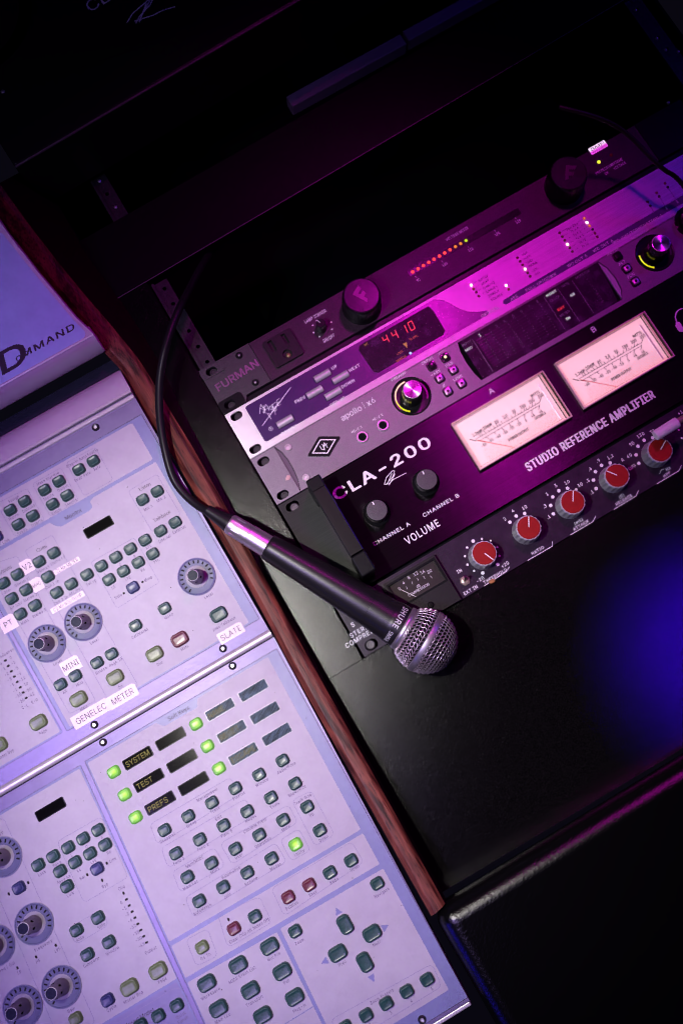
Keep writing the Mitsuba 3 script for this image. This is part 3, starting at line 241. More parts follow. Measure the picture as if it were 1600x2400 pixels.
mat('silver', (0.60, 0.55, 0.62), 0.36, metal=0.55, bump=lambda p, n, uv: N3(p * 2200.0), scale=0.00006)
mat('edge_dark', (0.10, 0.085, 0.10), 0.4, metal=0.4)
mat('shelf_black', (0.004, 0.0035, 0.0042), 0.32, spec=0.14)
mat('silver_dim', (0.42, 0.36, 0.46), 0.42, metal=0.15)
mat('dark_gap', (0.012, 0.014, 0.028), 0.5)
mat('black_void', (0.003, 0.003, 0.004), 0.8, spec=0.1)
mat('print_console', (0.15, 0.115, 0.21), 0.6, spec=0.2, two=True)
mat('print_dark', (0.035, 0.025, 0.04), 0.6, spec=0.2, two=True)
mat('print_line', (0.235, 0.205, 0.35), 0.6, spec=0.2, two=True)
mat('print_white', (0.80, 0.78, 0.80), 0.5, spec=0.3, two=True)
mat('print_grey', (0.30, 0.27, 0.32), 0.5, spec=0.3, two=True)
mat('print_blue', (0.15, 0.15, 0.34), 0.5, two=True)
mat('print_yellow', (0.6, 0.45, 0.05), 0.5, two=True)
mat('print_orange', (0.75, 0.2, 0.06), 0.5, two=True)
mat('print_red', (0.45, 0.03, 0.04), 0.5, two=True)
def btn_col(a, b):
    return mikit.proc(lambda p, n, uv: mikit.mix(C3(a), C3(b), N3(p * 1500.0) * 0.7 + F3(p * 160.0) * 0.3))
for nm, a, b in (('teal', (0.006, 0.036, 0.032), (0.022, 0.070, 0.064)), ('navy', (0.010, 0.014, 0.085), (0.030, 0.038, 0.135)), ('maroon', (0.070, 0.006, 0.022), (0.14, 0.028, 0.045)), ('olive', (0.085, 0.125, 0.045), (0.135, 0.18, 0.075))):
    mat('button_' + nm, btn_col(a, b), 0.33, spec=0.32, coat=0.12)
mat('button_lit', (0.04, 0.16, 0.03), 0.3, spec=0.3)
mat('display_black', (0.002, 0.002, 0.002), 0.10, spec=0.2)
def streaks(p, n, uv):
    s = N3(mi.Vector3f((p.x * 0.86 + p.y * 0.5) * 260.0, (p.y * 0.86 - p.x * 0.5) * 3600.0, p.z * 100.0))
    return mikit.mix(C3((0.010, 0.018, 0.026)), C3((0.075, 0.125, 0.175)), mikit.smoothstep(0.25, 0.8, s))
mat('display_dusty', mikit.proc(streaks), 0.3, spec=0.03)  # sky-blue glare on the glass painted along dust scratches
mat('display_frame', (0.42, 0.42, 0.46), 0.3)
mat('knob_metal', (0.20, 0.155, 0.215), 0.38, metal=0.5)
mat('knob_edge', (0.80, 0.77, 0.83), 0.42, metal=0.35)
mat('knob_navy', (0.003, 0.006, 0.026), 0.35, spec=0.08)
mat('ring_blue', (0.095, 0.10, 0.20), 0.40, spec=0.25)
mat('ring_pale', (0.27, 0.25, 0.31), 0.45, spec=0.25)
mat('tick_dark', (0.010, 0.008, 0.012), 0.6, spec=0.06)
mat('clear_rim', (0.22, 0.22, 0.38), 0.22, spec=0.5)
mat('screw_black', (0.02, 0.018, 0.024), 0.28, metal=0.3)
mat('chrome', (0.80, 0.77, 0.80), 0.30, metal=0.95)
mat('bolt_dark', (0.14, 0.13, 0.14), 0.3, metal=0.8)
mat('name_metal', (0.50, 0.28, 0.48), 0.28, metal=0.9)
mat('badge_foil', (0.85, 0.80, 0.84), 0.45, metal=0.3)
mat('chrome_satin', (0.75, 0.70, 0.74), 0.36, metal=0.9)
mat('sticker', overlay_col((0.82, 0.70, 0.75), (0.74, 0.62, 0.68)), 0.40, spec=0.4)
# black grained vinyl
def grain(p, n, uv):
    return N3(p * 1350.0) * 0.6 + N3(mi.Vector3f(p.x * 0.8 - p.y * 0.6, p.x * 0.6 + p.y * 0.8, p.z) * 1900.0) * 0.5
scene['vinyl'] = {'type': 'bumpmap', 'tex': mikit.proc(grain, eps=0.00020), 'scale': 0.00014, 'nested': {'type': 'roughplastic', 'distribution': 'beckmann', 'alpha': 0.088, 'int_ior': 1.58, 'nonlinear': False,
                  'diffuse_reflectance': mikit.proc(lambda p, n, uv: mikit.mix(C3((0.0008, 0.0008, 0.0008)), C3((0.0055, 0.0052, 0.0053)), N3(p * 1300.0)))}}
def lgrain(p, n, uv):
    w = N3(p * 300.0)
    return F3(p * 620.0 + w) + 0.3 * N3(p * 1800.0)
scene['leather'] = {'type': 'bumpmap', 'tex': mikit.proc(lgrain, eps=0.0003), 'scale': 0.00016, 'nested': {'type': 'roughplastic', 'distribution': 'beckmann', 'alpha': 0.12, 'int_ior': 1.5, 'nonlinear': False, 'diffuse_reflectance': rgb((0.0022, 0.0022, 0.0024))}}
# mahogany
def wood(p, n, uv):
    q = mi.Vector3f(p.x * 260.0 + 8.0 * N3(p * mi.Vector3f(20.0, 9.0, 20.0)), p.y * 30.0, p.z * 160.0)
    g = F3(q); fine = N3(mi.Vector3f(p.x * 1500.0, p.y * 70.0, p.z * 1200.0))
    pore = mikit.smoothstep(0.66, 0.86, N3(mi.Vector3f(p.x * 1100.0, p.y * 120.0, p.z * 900.0)))
    c = mikit.mix(C3((0.032, 0.007, 0.006)), C3((0.200, 0.052, 0.036)), dr.clip(g * 1.9 - 0.50 + 0.55 * (fine - 0.5), 0, 1))
    return mikit.mix(c, C3((0.035, 0.010, 0.008)), pore * 0.75)
mat('mahogany', mikit.proc(wood), 0.42, spec=0.16, bump=lambda p, n, uv: N3(mi.Vector3f(p.x * 1200.0, p.y * 80.0, p.z * 900.0)), scale=0.00010)
mat('dark_wood', (0.010, 0.003, 0.004), 0.5, spec=0.15)  # mahogany again, with the shade of the inner side put into the colour
# rack metals
def brushed(name, base, au, av, metal=1.0, tint=None):
    """brushed along x: streak texture in the base and an anisotropic lobe (needs uv)"""
    def fn(p, n, uv):
        s = N3(mi.Vector3f(p.x * 35.0, p.y * 4200.0, 3.0)) * 0.6 + N3(mi.Vector3f(p.x * 120.0, p.y * 9000.0, 9.0)) * 0.4
        return C3(base) * (0.78 + 0.44 * s)
    scene[name] = {'type': 'roughconductor', 'material': 'none', 'specular_reflectance': mikit.proc(fn), 'alpha_u': au, 'alpha_v': av, 'distribution': 'ggx'}
brushed('brushed_alu', (0.88, 0.85, 0.88), 0.20, 0.42)
brushed('brushed_black', (0.075, 0.066, 0.078), 0.055, 0.36)
brushed('brushed_dark', (0.022, 0.023, 0.022), 0.20, 0.42)
mat('handle_metal', (0.062, 0.058, 0.062), 0.24, metal=1.0)
def spun(name, base):
    scene[name] = {'type': 'roughconductor', 'material': 'none', 'specular_reflectance': mikit.proc(lambda p, n, uv: C3(base) * (0.8 + 0.35 * N3(mi.Vector3f(uv.y * 90.0, uv.x * 2.0, 1.0)))), 'alpha_u': 0.05, 'alpha_v': 0.34, 'distribution': 'ggx'}
spun('spun_alu', (0.85, 0.80, 0.86))
mat('apogee_purple', (0.030, 0.006, 0.075), 0.30, spec=0.5, coat=0.4)
mat('apogee_band', (0.075, 0.035, 0.16), 0.45, spec=0.4)
mat('window_black', mikit.proc(lambda p, n, uv: mikit.mix(C3((0.005, 0.002, 0.007)), C3((0.060, 0.014, 0.070)), mikit.smoothstep(0.48, 0.85, F3(p * 140.0) * 0.75 + 0.25 * N3(p * 1500.0)))), 0.42, spec=0.2)  # purple mottle: dust film plus reflected haze painted into the colour
mat('apollo_grey', mikit.proc(lambda p, n, uv: mikit.mix(C3((0.165, 0.142, 0.17)), C3((0.225, 0.198, 0.23)), N3(p * 2200.0) * 0.6 + F3(p * 120.0) * 0.4)), 0.40, metal=0.35, spec=0.5)
mat('apollo_recess', (0.085, 0.05, 0.085), 0.55)
mat('apollo_pale', (0.42, 0.40, 0.44), 0.5)
mat('furman_face', mikit.proc(lambda p, n, uv: mikit.mix(C3((0.030, 0.012, 0.026)), C3((0.042, 0.018, 0.036)), N3(p * 1600.0))), 0.40, spec=0.3)
mat('furman_ear', mikit.proc(lambda p, n, uv: mikit.mix(C3((0.017, 0.0165, 0.019)), C3((0.033, 0.031, 0.036)), N3(p * 1500.0))), 0.45, bump=lambda p, n, uv: N3(p * 1500.0), scale=0.00008)
mat('black_plastic', (0.006, 0.006, 0.007), 0.30, spec=0.2)
mat('black_gloss', (0.004, 0.004, 0.005), 0.12, spec=0.5, coat=0.5)
mat('rubber', (0.007, 0.006, 0.008), 0.42, spec=0.25)
mat('furman_cap', (0.028, 0.005, 0.028), 0.22, spec=0.4)
mat('furman_logo', (0.11, 0.03, 0.10), 0.25, metal=0.4)
mat('comp_face', mikit.proc(lambda p, n, uv: mikit.mix(C3((0.014, 0.007, 0.018)), C3((0.028, 0.014, 0.034)), F3(p * 180.0))), 0.30, spec=0.5)
mat('comp_frame', (0.010, 0.009, 0.010), 0.4, spec=0.25)
mat('comp_dial', (0.030, 0.024, 0.022), 0.5, spec=0.2)
mat('red_cap', mikit.proc(lambda p, n, uv: mikit.mix(C3((0.30, 0.014, 0.012)), C3((0.25, 0.011, 0.010)), N3(p * 900.0))), 0.34, spec=0.3)
mat('knob_grey', (0.20, 0.20, 0.22), 0.28, spec=0.6, coat=0.3)
mat('knob_clear', (0.42, 0.38, 0.45), 0.18, spec=0.7, coat=0.6)
mat('cla_cap', mikit.proc(lambda p, n, uv: mikit.mix(C3((0.030, 0.027, 0.032)), C3((0.064, 0.058, 0.067)), N3(p * 2400.0))), 0.5)
mat('meter_edge', (0.72, 0.46, 0.48), 0.16, spec=0.6, coat=0.6)
mat('meter_plate', (0.50, 0.48, 0.46), 0.7)
mat('needle_red', (0.75, 0.06, 0.05), 0.5)
scene['pane'] = {'type': 'thindielectric'}
mat('mic_black', mikit.proc(lambda p, n, uv: mikit.mix(C3((0.006, 0.0055, 0.0065)), C3((0.010, 0.009, 0.0105)), N3(p * 2600.0))), 0.36, spec=0.35)
mat('mic_silver', (0.50, 0.45, 0.52), 0.38, metal=0.9)
mat('xlr_silver', mikit.proc(lambda p, n, uv: mikit.mix(C3((0.46, 0.40, 0.46)), C3((0.58, 0.52, 0.58)), N3(p * 1800.0))), 0.36, metal=0.9)
mat('grille_wire', (0.50, 0.43, 0.49), 0.30, metal=0.8)
mat('foam', (0.006, 0.005, 0.007), 0.9, spec=0.1)
mat('mic_print', (0.55, 0.53, 0.57), 0.5, two=True)
mat('white_plastic', (0.72, 0.68, 0.74), 0.35)
mat('tan_metal', (0.45, 0.36, 0.30), 0.3, metal=0.6)
mat('rail_metal', mikit.proc(lambda p, n, uv: mikit.mix(C3((0.014, 0.012, 0.015)), C3((0.034, 0.030, 0.036)), F3(p * 260.0))), 0.42, metal=0.4)
mat('crumb', (0.32, 0.13, 0.04), 0.7)
mat('crumb_pink', (0.55, 0.36, 0.34), 0.7)
mat('bar_pale', (0.20, 0.16, 0.20), 0.5)
mat('tan', (0.11, 0.065, 0.04), 0.6)
mat('dust', (0.62, 0.55, 0.62), 0.8, two=True)
mat('dark_speck', (0.04, 0.02, 0.03), 0.8)
mat('brass', (0.30, 0.24, 0.10), 0.35, metal=0.7)
mat('lamp_black', (0.002, 0.002, 0.002), 0.9, spec=0.0)
mat('lens', (0.05, 0.05, 0.05), 0.5)
mat('led_red', (0.16, 0.02, 0.02), 0.25); mat('led_amber', (0.30, 0.13, 0.01), 0.25); mat('led_green', (0.14, 0.13, 0.02), 0.25); mat('led_off', (0.01, 0.006, 0.01), 0.3)

# ------------------------------------------------------------------ lamps
def frame_to(d):
    d = d / np.linalg.norm(d); a = np.cross(d, [0.1, 1, 0.2]); a /= np.linalg.norm(a)
    return np.c_[a, np.cross(d, a), d]
for key, pos, aim, r, rad, sl, sr, lab in LAMPS:
    B = frame_to(np.array(aim) - np.array(pos)); p0 = np.array(pos) * 1000
    def put(m): return (np.asarray(m[0]) @ B.T + p0, m[1])
    n = 40; a = np.arange(n) * 2 * math.pi / n
    disc = (np.vstack([[0, 0, 0], np.c_[np.cos(a), np.sin(a), 0 * a] * r * 1000]), np.array([(0, i + 1, (i + 1) % n + 1) for i in range(n)]))
    add(key + '__lens', put(disc), 'lens', emit=emitter(rad, {'spot_lamp': 6.0, 'stage_lamp_002': 3.0}.get(key, 1.5)))
    R1, L1 = sr * 1000, sl * 1000
    add(key + '__housing', put(lathe([(R1 + 1.5, L1), (R1 + 1.5, -12), (3, -30), (3, -29), (r * 1000 + 0.5, -10), (R1, -9), (R1, L1)], 40, cap0=False, cap1=False)), 'lamp_black')
    thing(key, lab, 'lamp')

# ------------------------------------------------------------------ rack cabinet and desk
tk = thing('rack_desk', 'black grained studio desk with built-in equipment rack', 'desk')
add(tk + '__desk_top', plate(Polygon([(-38, -183.5), (620, -190), (620, -0.6), (-35.2, -0.2)]), -18, -1.0), 'vinyl')
add(tk + '__side_panel', plate(Polygon([(-36, 0.3), (-0.4, 0.3), (2.2, 260), (3.2, 372.0), (-36, 371.0)]), -18, -1.0), 'vinyl')
sa, sb = SHELF['a'], SHELF['b']
add(tk + '__shelf_panel', cat([plate(Polygon([(-40, sb[0][1] - 0.2), (sb[1][0], sb[1][1]), (620, 385.5), (620, 440), (sa[1][0], sa[1][1]), (-40, sa[0][1])]), -14, 1.0)]), 'shelf_black')
add(tk + '__edge_strip', stroke([(-26, sb[0][1] - 0.9), (sb[1][0], sb[1][1] - 0.5), (496, 382.4)], 0.7, 0.6, 0.5), 'edge_dark')  # paler line drawn as the highlight along the shelf edge
# the void behind the rack: floor and walls
add(tk + '__inner_wall', cat([cbox(-40, 640, -20, 760, -262, -260), cbox(2.6, 5, 276, 372, -260, -8), cbox(519, 522, 270, 700, -260, -2), cbox(-40, 640, 756, 760, -260, 60), cbox(-36, -30, 430, 700, -260, -2)]), 'black_void')
def rail(x0, x1, y0, y1, holes, name='rail', z=-6.0):
    g = sbox(x0, y0, x1, y1)
    for hx, hy in holes: g = g.difference(Point(hx, hy).buffer(1.75, quad_segs=5))
    xs = x0 + 0.45 * (x1 - x0)
    k = add(tk + '__' + name, cat([plate(g, z - 2.2, z), plate(LineString([(x0 + 1.5, y0), (x0 + 1.5, y1)]).buffer(1.3), z, z + 1.4)]), 'rail_metal')
rail(4.8, 19.6, 277, 366.3, RH)
rail(4.8, 19.6, 430, 520, [(q[0], q[1]) for q in RSCR])
rail(496.5, 512.5, 282, 384, [(q[0] + 1.6, q[1]) for q in RRAIL[:3]])
for q in RSCR + RRAIL:
    if q in (RSCR[2],): continue
    add(tk + '__screw', mv(dome(1.7, 1.2), q[0], q[1], -6), 'chrome')
for i, q in enumerate([(12, 345), (12, 300)]):
    pass
pb = PBAR
thing('cross_bar', 'pale purple bar lying blurred in the dark upper rack gap', 'bar')
add('cross_bar', cat([cbox(206, 332, 481, 493.2, -75, -60, 1.0), cbox(335, 470, 482.5, 494.5, -75, -60, 1.0)]), 'bar_pale')
thing('hanging_strap', 'tan curved strap end hanging in the dark gap by the right rail', 'strap')
tp = [(TAN[0][0] + 3, TAN[0][1] + 10), (TAN[0][0] + 8, TAN[0][1] - 12), (TAN[2][0] + 4, TAN[2][1] + 2), (TAN[2][0] - 4, TAN[2][1] + 4), (TAN[1][0] - 3, TAN[1][1] + 8)]
add('hanging_strap', plate(Polygon(tp).buffer(2), -94, -90), 'tan')
# black speaker at the top left
thing('studio_monitor', 'black studio monitor speaker with white lettering, cut off by the top left corner', 'speaker')
sx0, sy0 = SPK['e'][0][:2]; sx1, sy1 = SPK['e'][1][:2]; srot = math.degrees(math.atan2(sy1 - sy0, sx1 - sx0))
add('studio_monitor__cabinet', mv(mv(rbox(520, 300, 3, -70, 0, 1.6, 3), 260, 150), sx0, sy0, 80, srot), 'black_plastic')
add('studio_monitor__bottom_edge', mv(cbox(0.5, 519, -0.9, 0.9, -2.0, -0.5, 0.5), sx0, sy0, 80, srot), 'edge_dark')  # paler strip stands in for the highlight on the baffle edge
t0 = SPK['t'][0]
add('studio_monitor__lettering', mv(text('CLA-10', 10.0, 1.2), t0[0] + 25, t0[1] + 4.2, 80.3, srot), 'print_white')
add('studio_monitor__signature', cat([stroke([(a[0], a[1]) for a in s], 0.9, 80.25) for s in SPK['sig']]), 'print_white')
w = SPK['w']
add('studio_monitor__woofer', mv(lathe([(62, 0), (62, 2.4), (60, 3), (57, 2.4), (54, 0.6), (20, -8), (1, -9)], 64), w[0] - 20, w[1] + 16, 80), 'rubber')
for q in [SPK['line'][0], (-22, 583, 80)]: add('studio_monitor__screw', mv(dome(1.8, 1.0), q[0] + 3, q[1] + 1, 80), 'chrome')
l = SPK['line']
add('studio_monitor__seam', stroke([l[0][:2], l[1][:2]], 0.5, 80.05), 'black_void')

# ------------------------------------------------------------------ wooden cheek
from scipy.interpolate import CubicSpline
WL, WR, WB = (np.array(a) for a in WOOD)
WL = WL + np.array([0.2, 0, 0])
par = np.r_[0, np.cumsum(np.linalg.norm(np.diff(WR, axis=0), axis=1))]
ss = np.linspace(0, par[-1], 110)
from scipy.interpolate import PchipInterpolator
wl, wr, wb = (PchipInterpolator(par, a)(ss) for a in (WL, WR, WB))
loops = []; side = []
for a, b, c in zip(wl, wr, wb):
    r = []
    r += [a + [0.8, 0, -24], a + [0, 0, -4]]
    for t in (0.0, 0.09, 0.18, 0.25, 0.30, 0.5, 0.76, 0.82, 0.9, 1.0):
        q = a + (b - a) * t; q = q + [0, 0, 0.4 - 4.0 * max(0, 0.27 - t) / 0.27 - 2.6 * max(0, t - 0.80) / 0.2]; r.append(q)
    r += [b + [0.4, 0, -4]]
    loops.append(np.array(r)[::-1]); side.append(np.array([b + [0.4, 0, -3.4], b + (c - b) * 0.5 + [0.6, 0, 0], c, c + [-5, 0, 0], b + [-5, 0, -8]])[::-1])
thing('wooden_cheek', 'reddish brown mahogany side trim between the console and the black desk', 'wood trim')
m = loft([l[::-1] for l in loops])
add('wooden_cheek__trim', m, 'mahogany', smooth=28)
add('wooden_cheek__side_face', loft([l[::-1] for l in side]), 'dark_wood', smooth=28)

# ------------------------------------------------------------------ leather armrest
thing('armrest', 'black padded leather armrest with rounded edges along the desk front', 'armrest')
def cushion(x0, x1, y0, y1, z0, z1, r, rc=16, n=7):
    L = []
    for i in range(n + 1):
        a = math.radians(90 * i / n); off = r * (1 - math.cos(a)); z = z1 - r + r * math.sin(a)
        p = rrect(x1 - x0 - 2 * off, y1 - y0 - 2 * off, max(rc - off, 3), 6) + [(x0 + x1) / 2, (y0 + y1) / 2]
        L.append(np.c_[p, np.full(len(p), z)])
    for dz, off in ((12, 1.0), (26, 6.0), (z1 - r - z0, 16.0)): L.insert(0, np.c_[rrect(x1 - x0 - 2 * off, y1 - y0 - 2 * off, rc, 6) + [(x0 + x1) / 2, (y0 + y1) / 2], np.full(28, z1 - r - dz)])
    return loft(L)
add('armrest', mv(cushion(-50.5, 760, -560, -184.5, -40, 42, 15, 13), rot=-0.0), 'leather', smooth=60)

# ------------------------------------------------------------------ the mixing console
mc = thing('mixing_console', 'lavender white mixing console with rows of buttons and encoder knobs', 'mixing console')
XL = -430.0
ur = -52.6
add(mc + '__upper_body', plate(Polygon([(XL, 3.0), (-52.4, 3.0), (-52.6, 226.8), (XL, 226.8)]), -26, 0), 'console_metal', 'U')
add(mc + '__lower_body', plate(Polygon([(XL, -1.5), (-51.8, -1.5), (-58.3, -303), (XL, -303)]), -26, 0), 'console_metal', 'L')
add(mc + '__front_edge', cat([cbox(XL, -58.5, -306.5, -303.4, -26, -0.6, 0.8)]), 'silver', 'L')
# half round rail between the two panels
a = np.linspace(0, math.pi, 11); L = []
for x in (XL, -52.2): L.append(np.c_[np.full(11, x), 2.6 + 3.35 * np.cos(a), 0.3 + 2.3 * np.sin(a)])
v = np.vstack(L); f = np.array([q for j in range(10) for q in ((j, j + 11, j + 12), (j, j + 12, j + 1))]); 
fc = np.array([(11, 11 + j + 1, 11 + j) for j in range(1, 10)]) 
add(mc + '__divider_rail', (v, np.vstack([f[:, ::-1], fc])), {'type': 'twosided', 'nested': scene['silver']}, 'L', smooth=50)
add(mc + '__shadow_gap', cbox(XL, -52.2, -2.4, 8, -9, -1.2, 0.1), 'black_void', 'L')
def panel(name, fr, pts, z, m, r=0, th=0.2):
    g = Polygon(pts)
    if r: g = g.buffer(-r, quad_segs=4).buffer(r, quad_segs=4)
    return add(mc + '__' + name, plate(g, z - th, z), m, fr)
def outline(fr, pts, w, z, r, mt, name='printed_outline'):
    g = Polygon(pts).buffer(-r, quad_segs=4).buffer(r, quad_segs=4)
    return add(mc + '__' + name, plate(g.buffer(w / 2).difference(g.buffer(-w / 2)), z - 0.03, z), mt, fr)
# upper panel overlays
panel('overlay', 'U', [(-227.9, 16.8), (-54.7, 16.8), (-54.9, 207.9), (-228.3, 207.9)], 0.2, 'overlay_ground', 0.6)
panel('overlay', 'U', [(XL, 17.8), (-231.2, 17.8), (-231.4, 207.9), (XL, 207.9)], 0.2, 'overlay_ground', 0.6)
outline('U', [(-227.9, 16.8), (-54.7, 16.8), (-54.9, 207.9), (-228.3, 207.9)], 0.35, 0.24, 0.6, 'print_dark', 'overlay_edge')
outline('U', [(XL, 17.8), (-231.2, 17.8), (-231.4, 207.9), (XL, 207.9)], 0.25, 0.24, 0.6, 'print_dark', 'overlay_edge')
panel('printed_field', 'U', [(-227.5, 171), (-64.7, 171), (-64.7, 205.6), (-227.5, 205.6)], 0.32, 'overlay_light', 1.6, 0.1)
z2 = Polygon([(-224.4, 18.3), (-63.2, 18.3), (-64.0, 168), (-121.1, 168), (-125.0, 166.5), (-125.5, 161.6), (-129.2, 160.2), (-154.9, 160.3), (-158.5, 163.5), (-161, 167.8), (-224.4, 167.8)])
panel('printed_field', 'U', list(z2.exterior.coords), 0.32, 'overlay_light', 1.2, 0.1)
panel('printed_field', 'U', [(XL, 19.3), (-232.5, 19.3), (-233.2, 167.8), (XL, 167.8)], 0.32, 'overlay_light', 1.2, 0.1)
panel('printed_field', 'U', [(XL, 171), (-233.2, 171), (-233.2, 205.6), (XL, 205.6)], 0.32, 'overlay_light', 1.2, 0.1)
# lower panel overlays
panel('overlay', 'L', [(-236.8, -300.5), (-58.2, -300.5), (-54.6, -10.7), (-226.6, -10.7)], 0.2, 'overlay_ground', 0.6)
panel('overlay', 'L', [(XL, -300.5), (-240.4, -300.5), (-230.9, -11.4), (XL, -11.4)], 0.2, 'overlay_ground', 0.6)
outline('L', [(-236.8, -300.5), (-58.2, -300.5), (-54.6, -10.7), (-226.6, -10.7)], 0.35, 0.24, 0.6, 'print_dark', 'overlay_edge')
outline('L', [(XL, -300.5), (-240.4, -300.5), (-230.9, -11.4), (XL, -11.4)], 0.25, 0.24, 0.6, 'print_dark', 'overlay_edge')
z1 = Polygon([(-230.3, -159.5), (-66.3, -161.6), (-63.7, -12.9), (-126.9, -12.9), (-129.0, -15.5), (-129.8, -18.0), (-131.5, -18.9), (-159.5, -18.6), (-161.8, -16.6), (-164.5, -12.9), (-225.3, -12.9)])
panel('printed_field', 'L', list(z1.exterior.coords), 0.32, 'overlay_light', 1.0, 0.1)
panel('printed_field', 'L', [(-231.6, -187.6), (-66.6, -189.9), (-66.2, -164.8), (-230.4, -162.9)], 0.32, 'overlay_light', 1.0, 0.1)
panel('printed_field', 'L', [(-236.0, -298.5), (-160.0, -298.5), (-157.1, -193.4), (-231.9, -191.0)], 0.32, 'overlay_light', 1.0, 0.1)
panel('printed_field', 'L', [(-157.5, -289.2), (-67.4, -289.4), (-65.9, -194.0), (-153.6, -192.5)], 0.32, 'overlay_light', 1.0, 0.1)
add(mc + '__printed_outline', stroke([(-159.3, -250.8), (-205, -250.8)], 0.6, 0.33, 0.03), 'overlay_ground', 'L')
panel('printed_field', 'L', [(XL, -184.6), (-237.2, -184.6), (-232.8, -13.4), (XL, -13.4)], 0.32, 'overlay_light', 1.2, 0.1)
panel('printed_field', 'L', [(XL, -298.5), (-241.5, -298.5), (-238.5, -186.5), (XL, -186.5)], 0.32, 'overlay_violet', 1.2, 0.1)
outline('L', [(XL, -292), (-240.5, -292), (-236.5, -189.6), (XL, -189.6)], 0.3, 0.35, 7, 'print_line')
for fr, pts in OUTL: outline(fr, pts, 0.32, 0.36, 3.4 if fr == 'L' else 2.0, 'print_line')
# meter bridge and the rolled extrusions above the upper panel
prof = [(276.2, 10), (276.2, 28.6), (277.2, 29.2), (278.4, 29.0)]
def extr(name, pr, x1, m, smooth=40):
    p = np.array(pr, float); k = len(p)
    va = np.c_[np.full(k, XL), p]; vb = np.c_[np.full(k, x1), p]
    f = [q for j in range(k - 1) for q in ((j, k + j, k + j + 1), (j, k + j + 1, j + 1))]
    f += [(k, k + j, k + j + 1) for j in range(1, k - 1)]
    return add(mc + '__' + name, (np.vstack([va, vb]), np.array(f)), {'type': 'twosided', 'nested': scene[m]} if m != 'x' else m, 'S', smooth)
extr('rail_strip', [(273.2, 12), (273.2, 28.9), (273.8, 29.5), (276.2, 29.6), (276.9, 28.9), (276.9, 12)], -52.9, 'silver')
extr('rail_strip', [(278.9, 12), (278.9, 28.6), (279.4, 29.2), (281.0, 29.2), (281.6, 28.6), (281.6, 12)], -52.9, 'silver')
extr('groove', [(276.9, 14), (276.9, 27.4), (278.9, 27.4), (278.9, 14)], -53.0, 'dark_gap', False)
aa = np.linspace(0, 1, 9)
extr('rolled_edge', [(281.6, 12)] + [(281.6 + 24.2 * t, 28.6 - 0.4 * t - 11.5 * t ** 3.2) for t in aa] + [(305.8, 2)], -52.4, 'silver_dim')
extr('recess', [(305.8, -6), (305.8, 13), (319.6, 9), (319.6, -6)], -52.0, 'dark_gap', False)
bb = np.radians(np.linspace(-80, 80, 11))
extr('rolled_edge', [(332, 14)] + [(322.5 - 6.2 * math.cos(t), 45 + 15.5 * math.sin(t)) for t in bb] + [(323.4, 62.0), (332, 60)], -54.4, 'silver_dim')
add(mc + '__meter_bridge', plate(Polygon([(XL, 0)] + [(q[0], q[1]) for q in BR] + [(-72.5, 190), (XL, 190)]), -16, 0), 'silver_dim', 'B')
gb = Polygon([(XL, 1.0), (-58.0, 1.2), (-61.8, 17), (-68.6, 60), (-73.2, 95), (-73.0, 99), (XL, 99)]).buffer(-4, quad_segs=5).buffer(4, quad_segs=5)
add(mc + '__bridge_overlay', plate(gb, 0, 0.25), 'bridge_blue', 'B')
add(mc + '__bridge_edge', cbox(XL, -54.4, -0.8, 0.5, -2, 0.35, 0.3), 'silver', 'B')
add(mc + '__logo', cat([mv(text('MMAND', 4.6, 1.75, True, 0.25), -87.0, 12.6, 0.3), mv(text('D', 15.5, 1.75, True, 0.35), -117.0, 14.5, 0.3), mv(text('C', 4.0, 1.3, True, 0.2), -113.5, 11.5, 0.3), mv(text('O', 2.8, 1.2, True, 0.2), -106.6, 12.6, 0.3)]), 'print_dark', 'B')

# buttons
SIZES = {'s': (9.5, 8.1, 2.5), 'l': (13.2, 10.0, 3.3), 'w': (13.4, 9.8, 3.2), 'v': (9.8, 13.4, 3.2)}
def button_mesh(w, h, r):
    H = 3.6
    def rg(d, z): return ring3(rrect(w - 2 * d, h - 2 * d, max(r - d, 0.6), 5), z)
    return loft([rg(-0.35, 0.0), rg(-0.35, 0.38), rg(-0.05, 0.5), rg(0.0, H - 1.3), rg(0.25, H - 0.6), rg(0.75, H - 0.12), rg(1.05, H), rg(1.5, H - 0.10), rg(2.4, H - 0.32)])
bm = {k: button_mesh(*s) for k, s in SIZES.items()}
def lit_fn(p, n, uv):
    d = dr.sqrt(dr.square(uv.x - 0.56) + dr.square(uv.y - 0.52) * 0.8)
    k = dr.exp(-dr.square(d / 0.26)); e = mikit.smoothstep(0.25, 0.55, d)
    return mi.Color3f(0.12, 0.38, 0.035) * (1 - 0.35 * e) + mi.Color3f(0.55, 0.62, 0.01) * k
lit_tex = mikit.proc(lit_fn)
LITLAB = 'button glowing bright green'
for fr, size, col, x, y in BUT:
    mesh = mv(bm[size], x, y, 0.3)
    if col == 'lit':
        w, h, r = SIZES[size]
        uv = np.c_[(mesh[0][:, 0] - x) / w + 0.5, (mesh[0][:, 1] - y) / h + 0.5]
        add(mc + '__button', mesh, 'button_lit', fr, True, label=LITLAB, uv=uv, emit=emitter(lit_tex))
    else:
        k = add(mc + '__button', mesh, 'button_' + col, fr, 35)
        if col != 'teal': labels[k] = {'label': {'navy': 'dark blue button', 'maroon': 'dark red button', 'olive': 'olive grey button'}[col]}
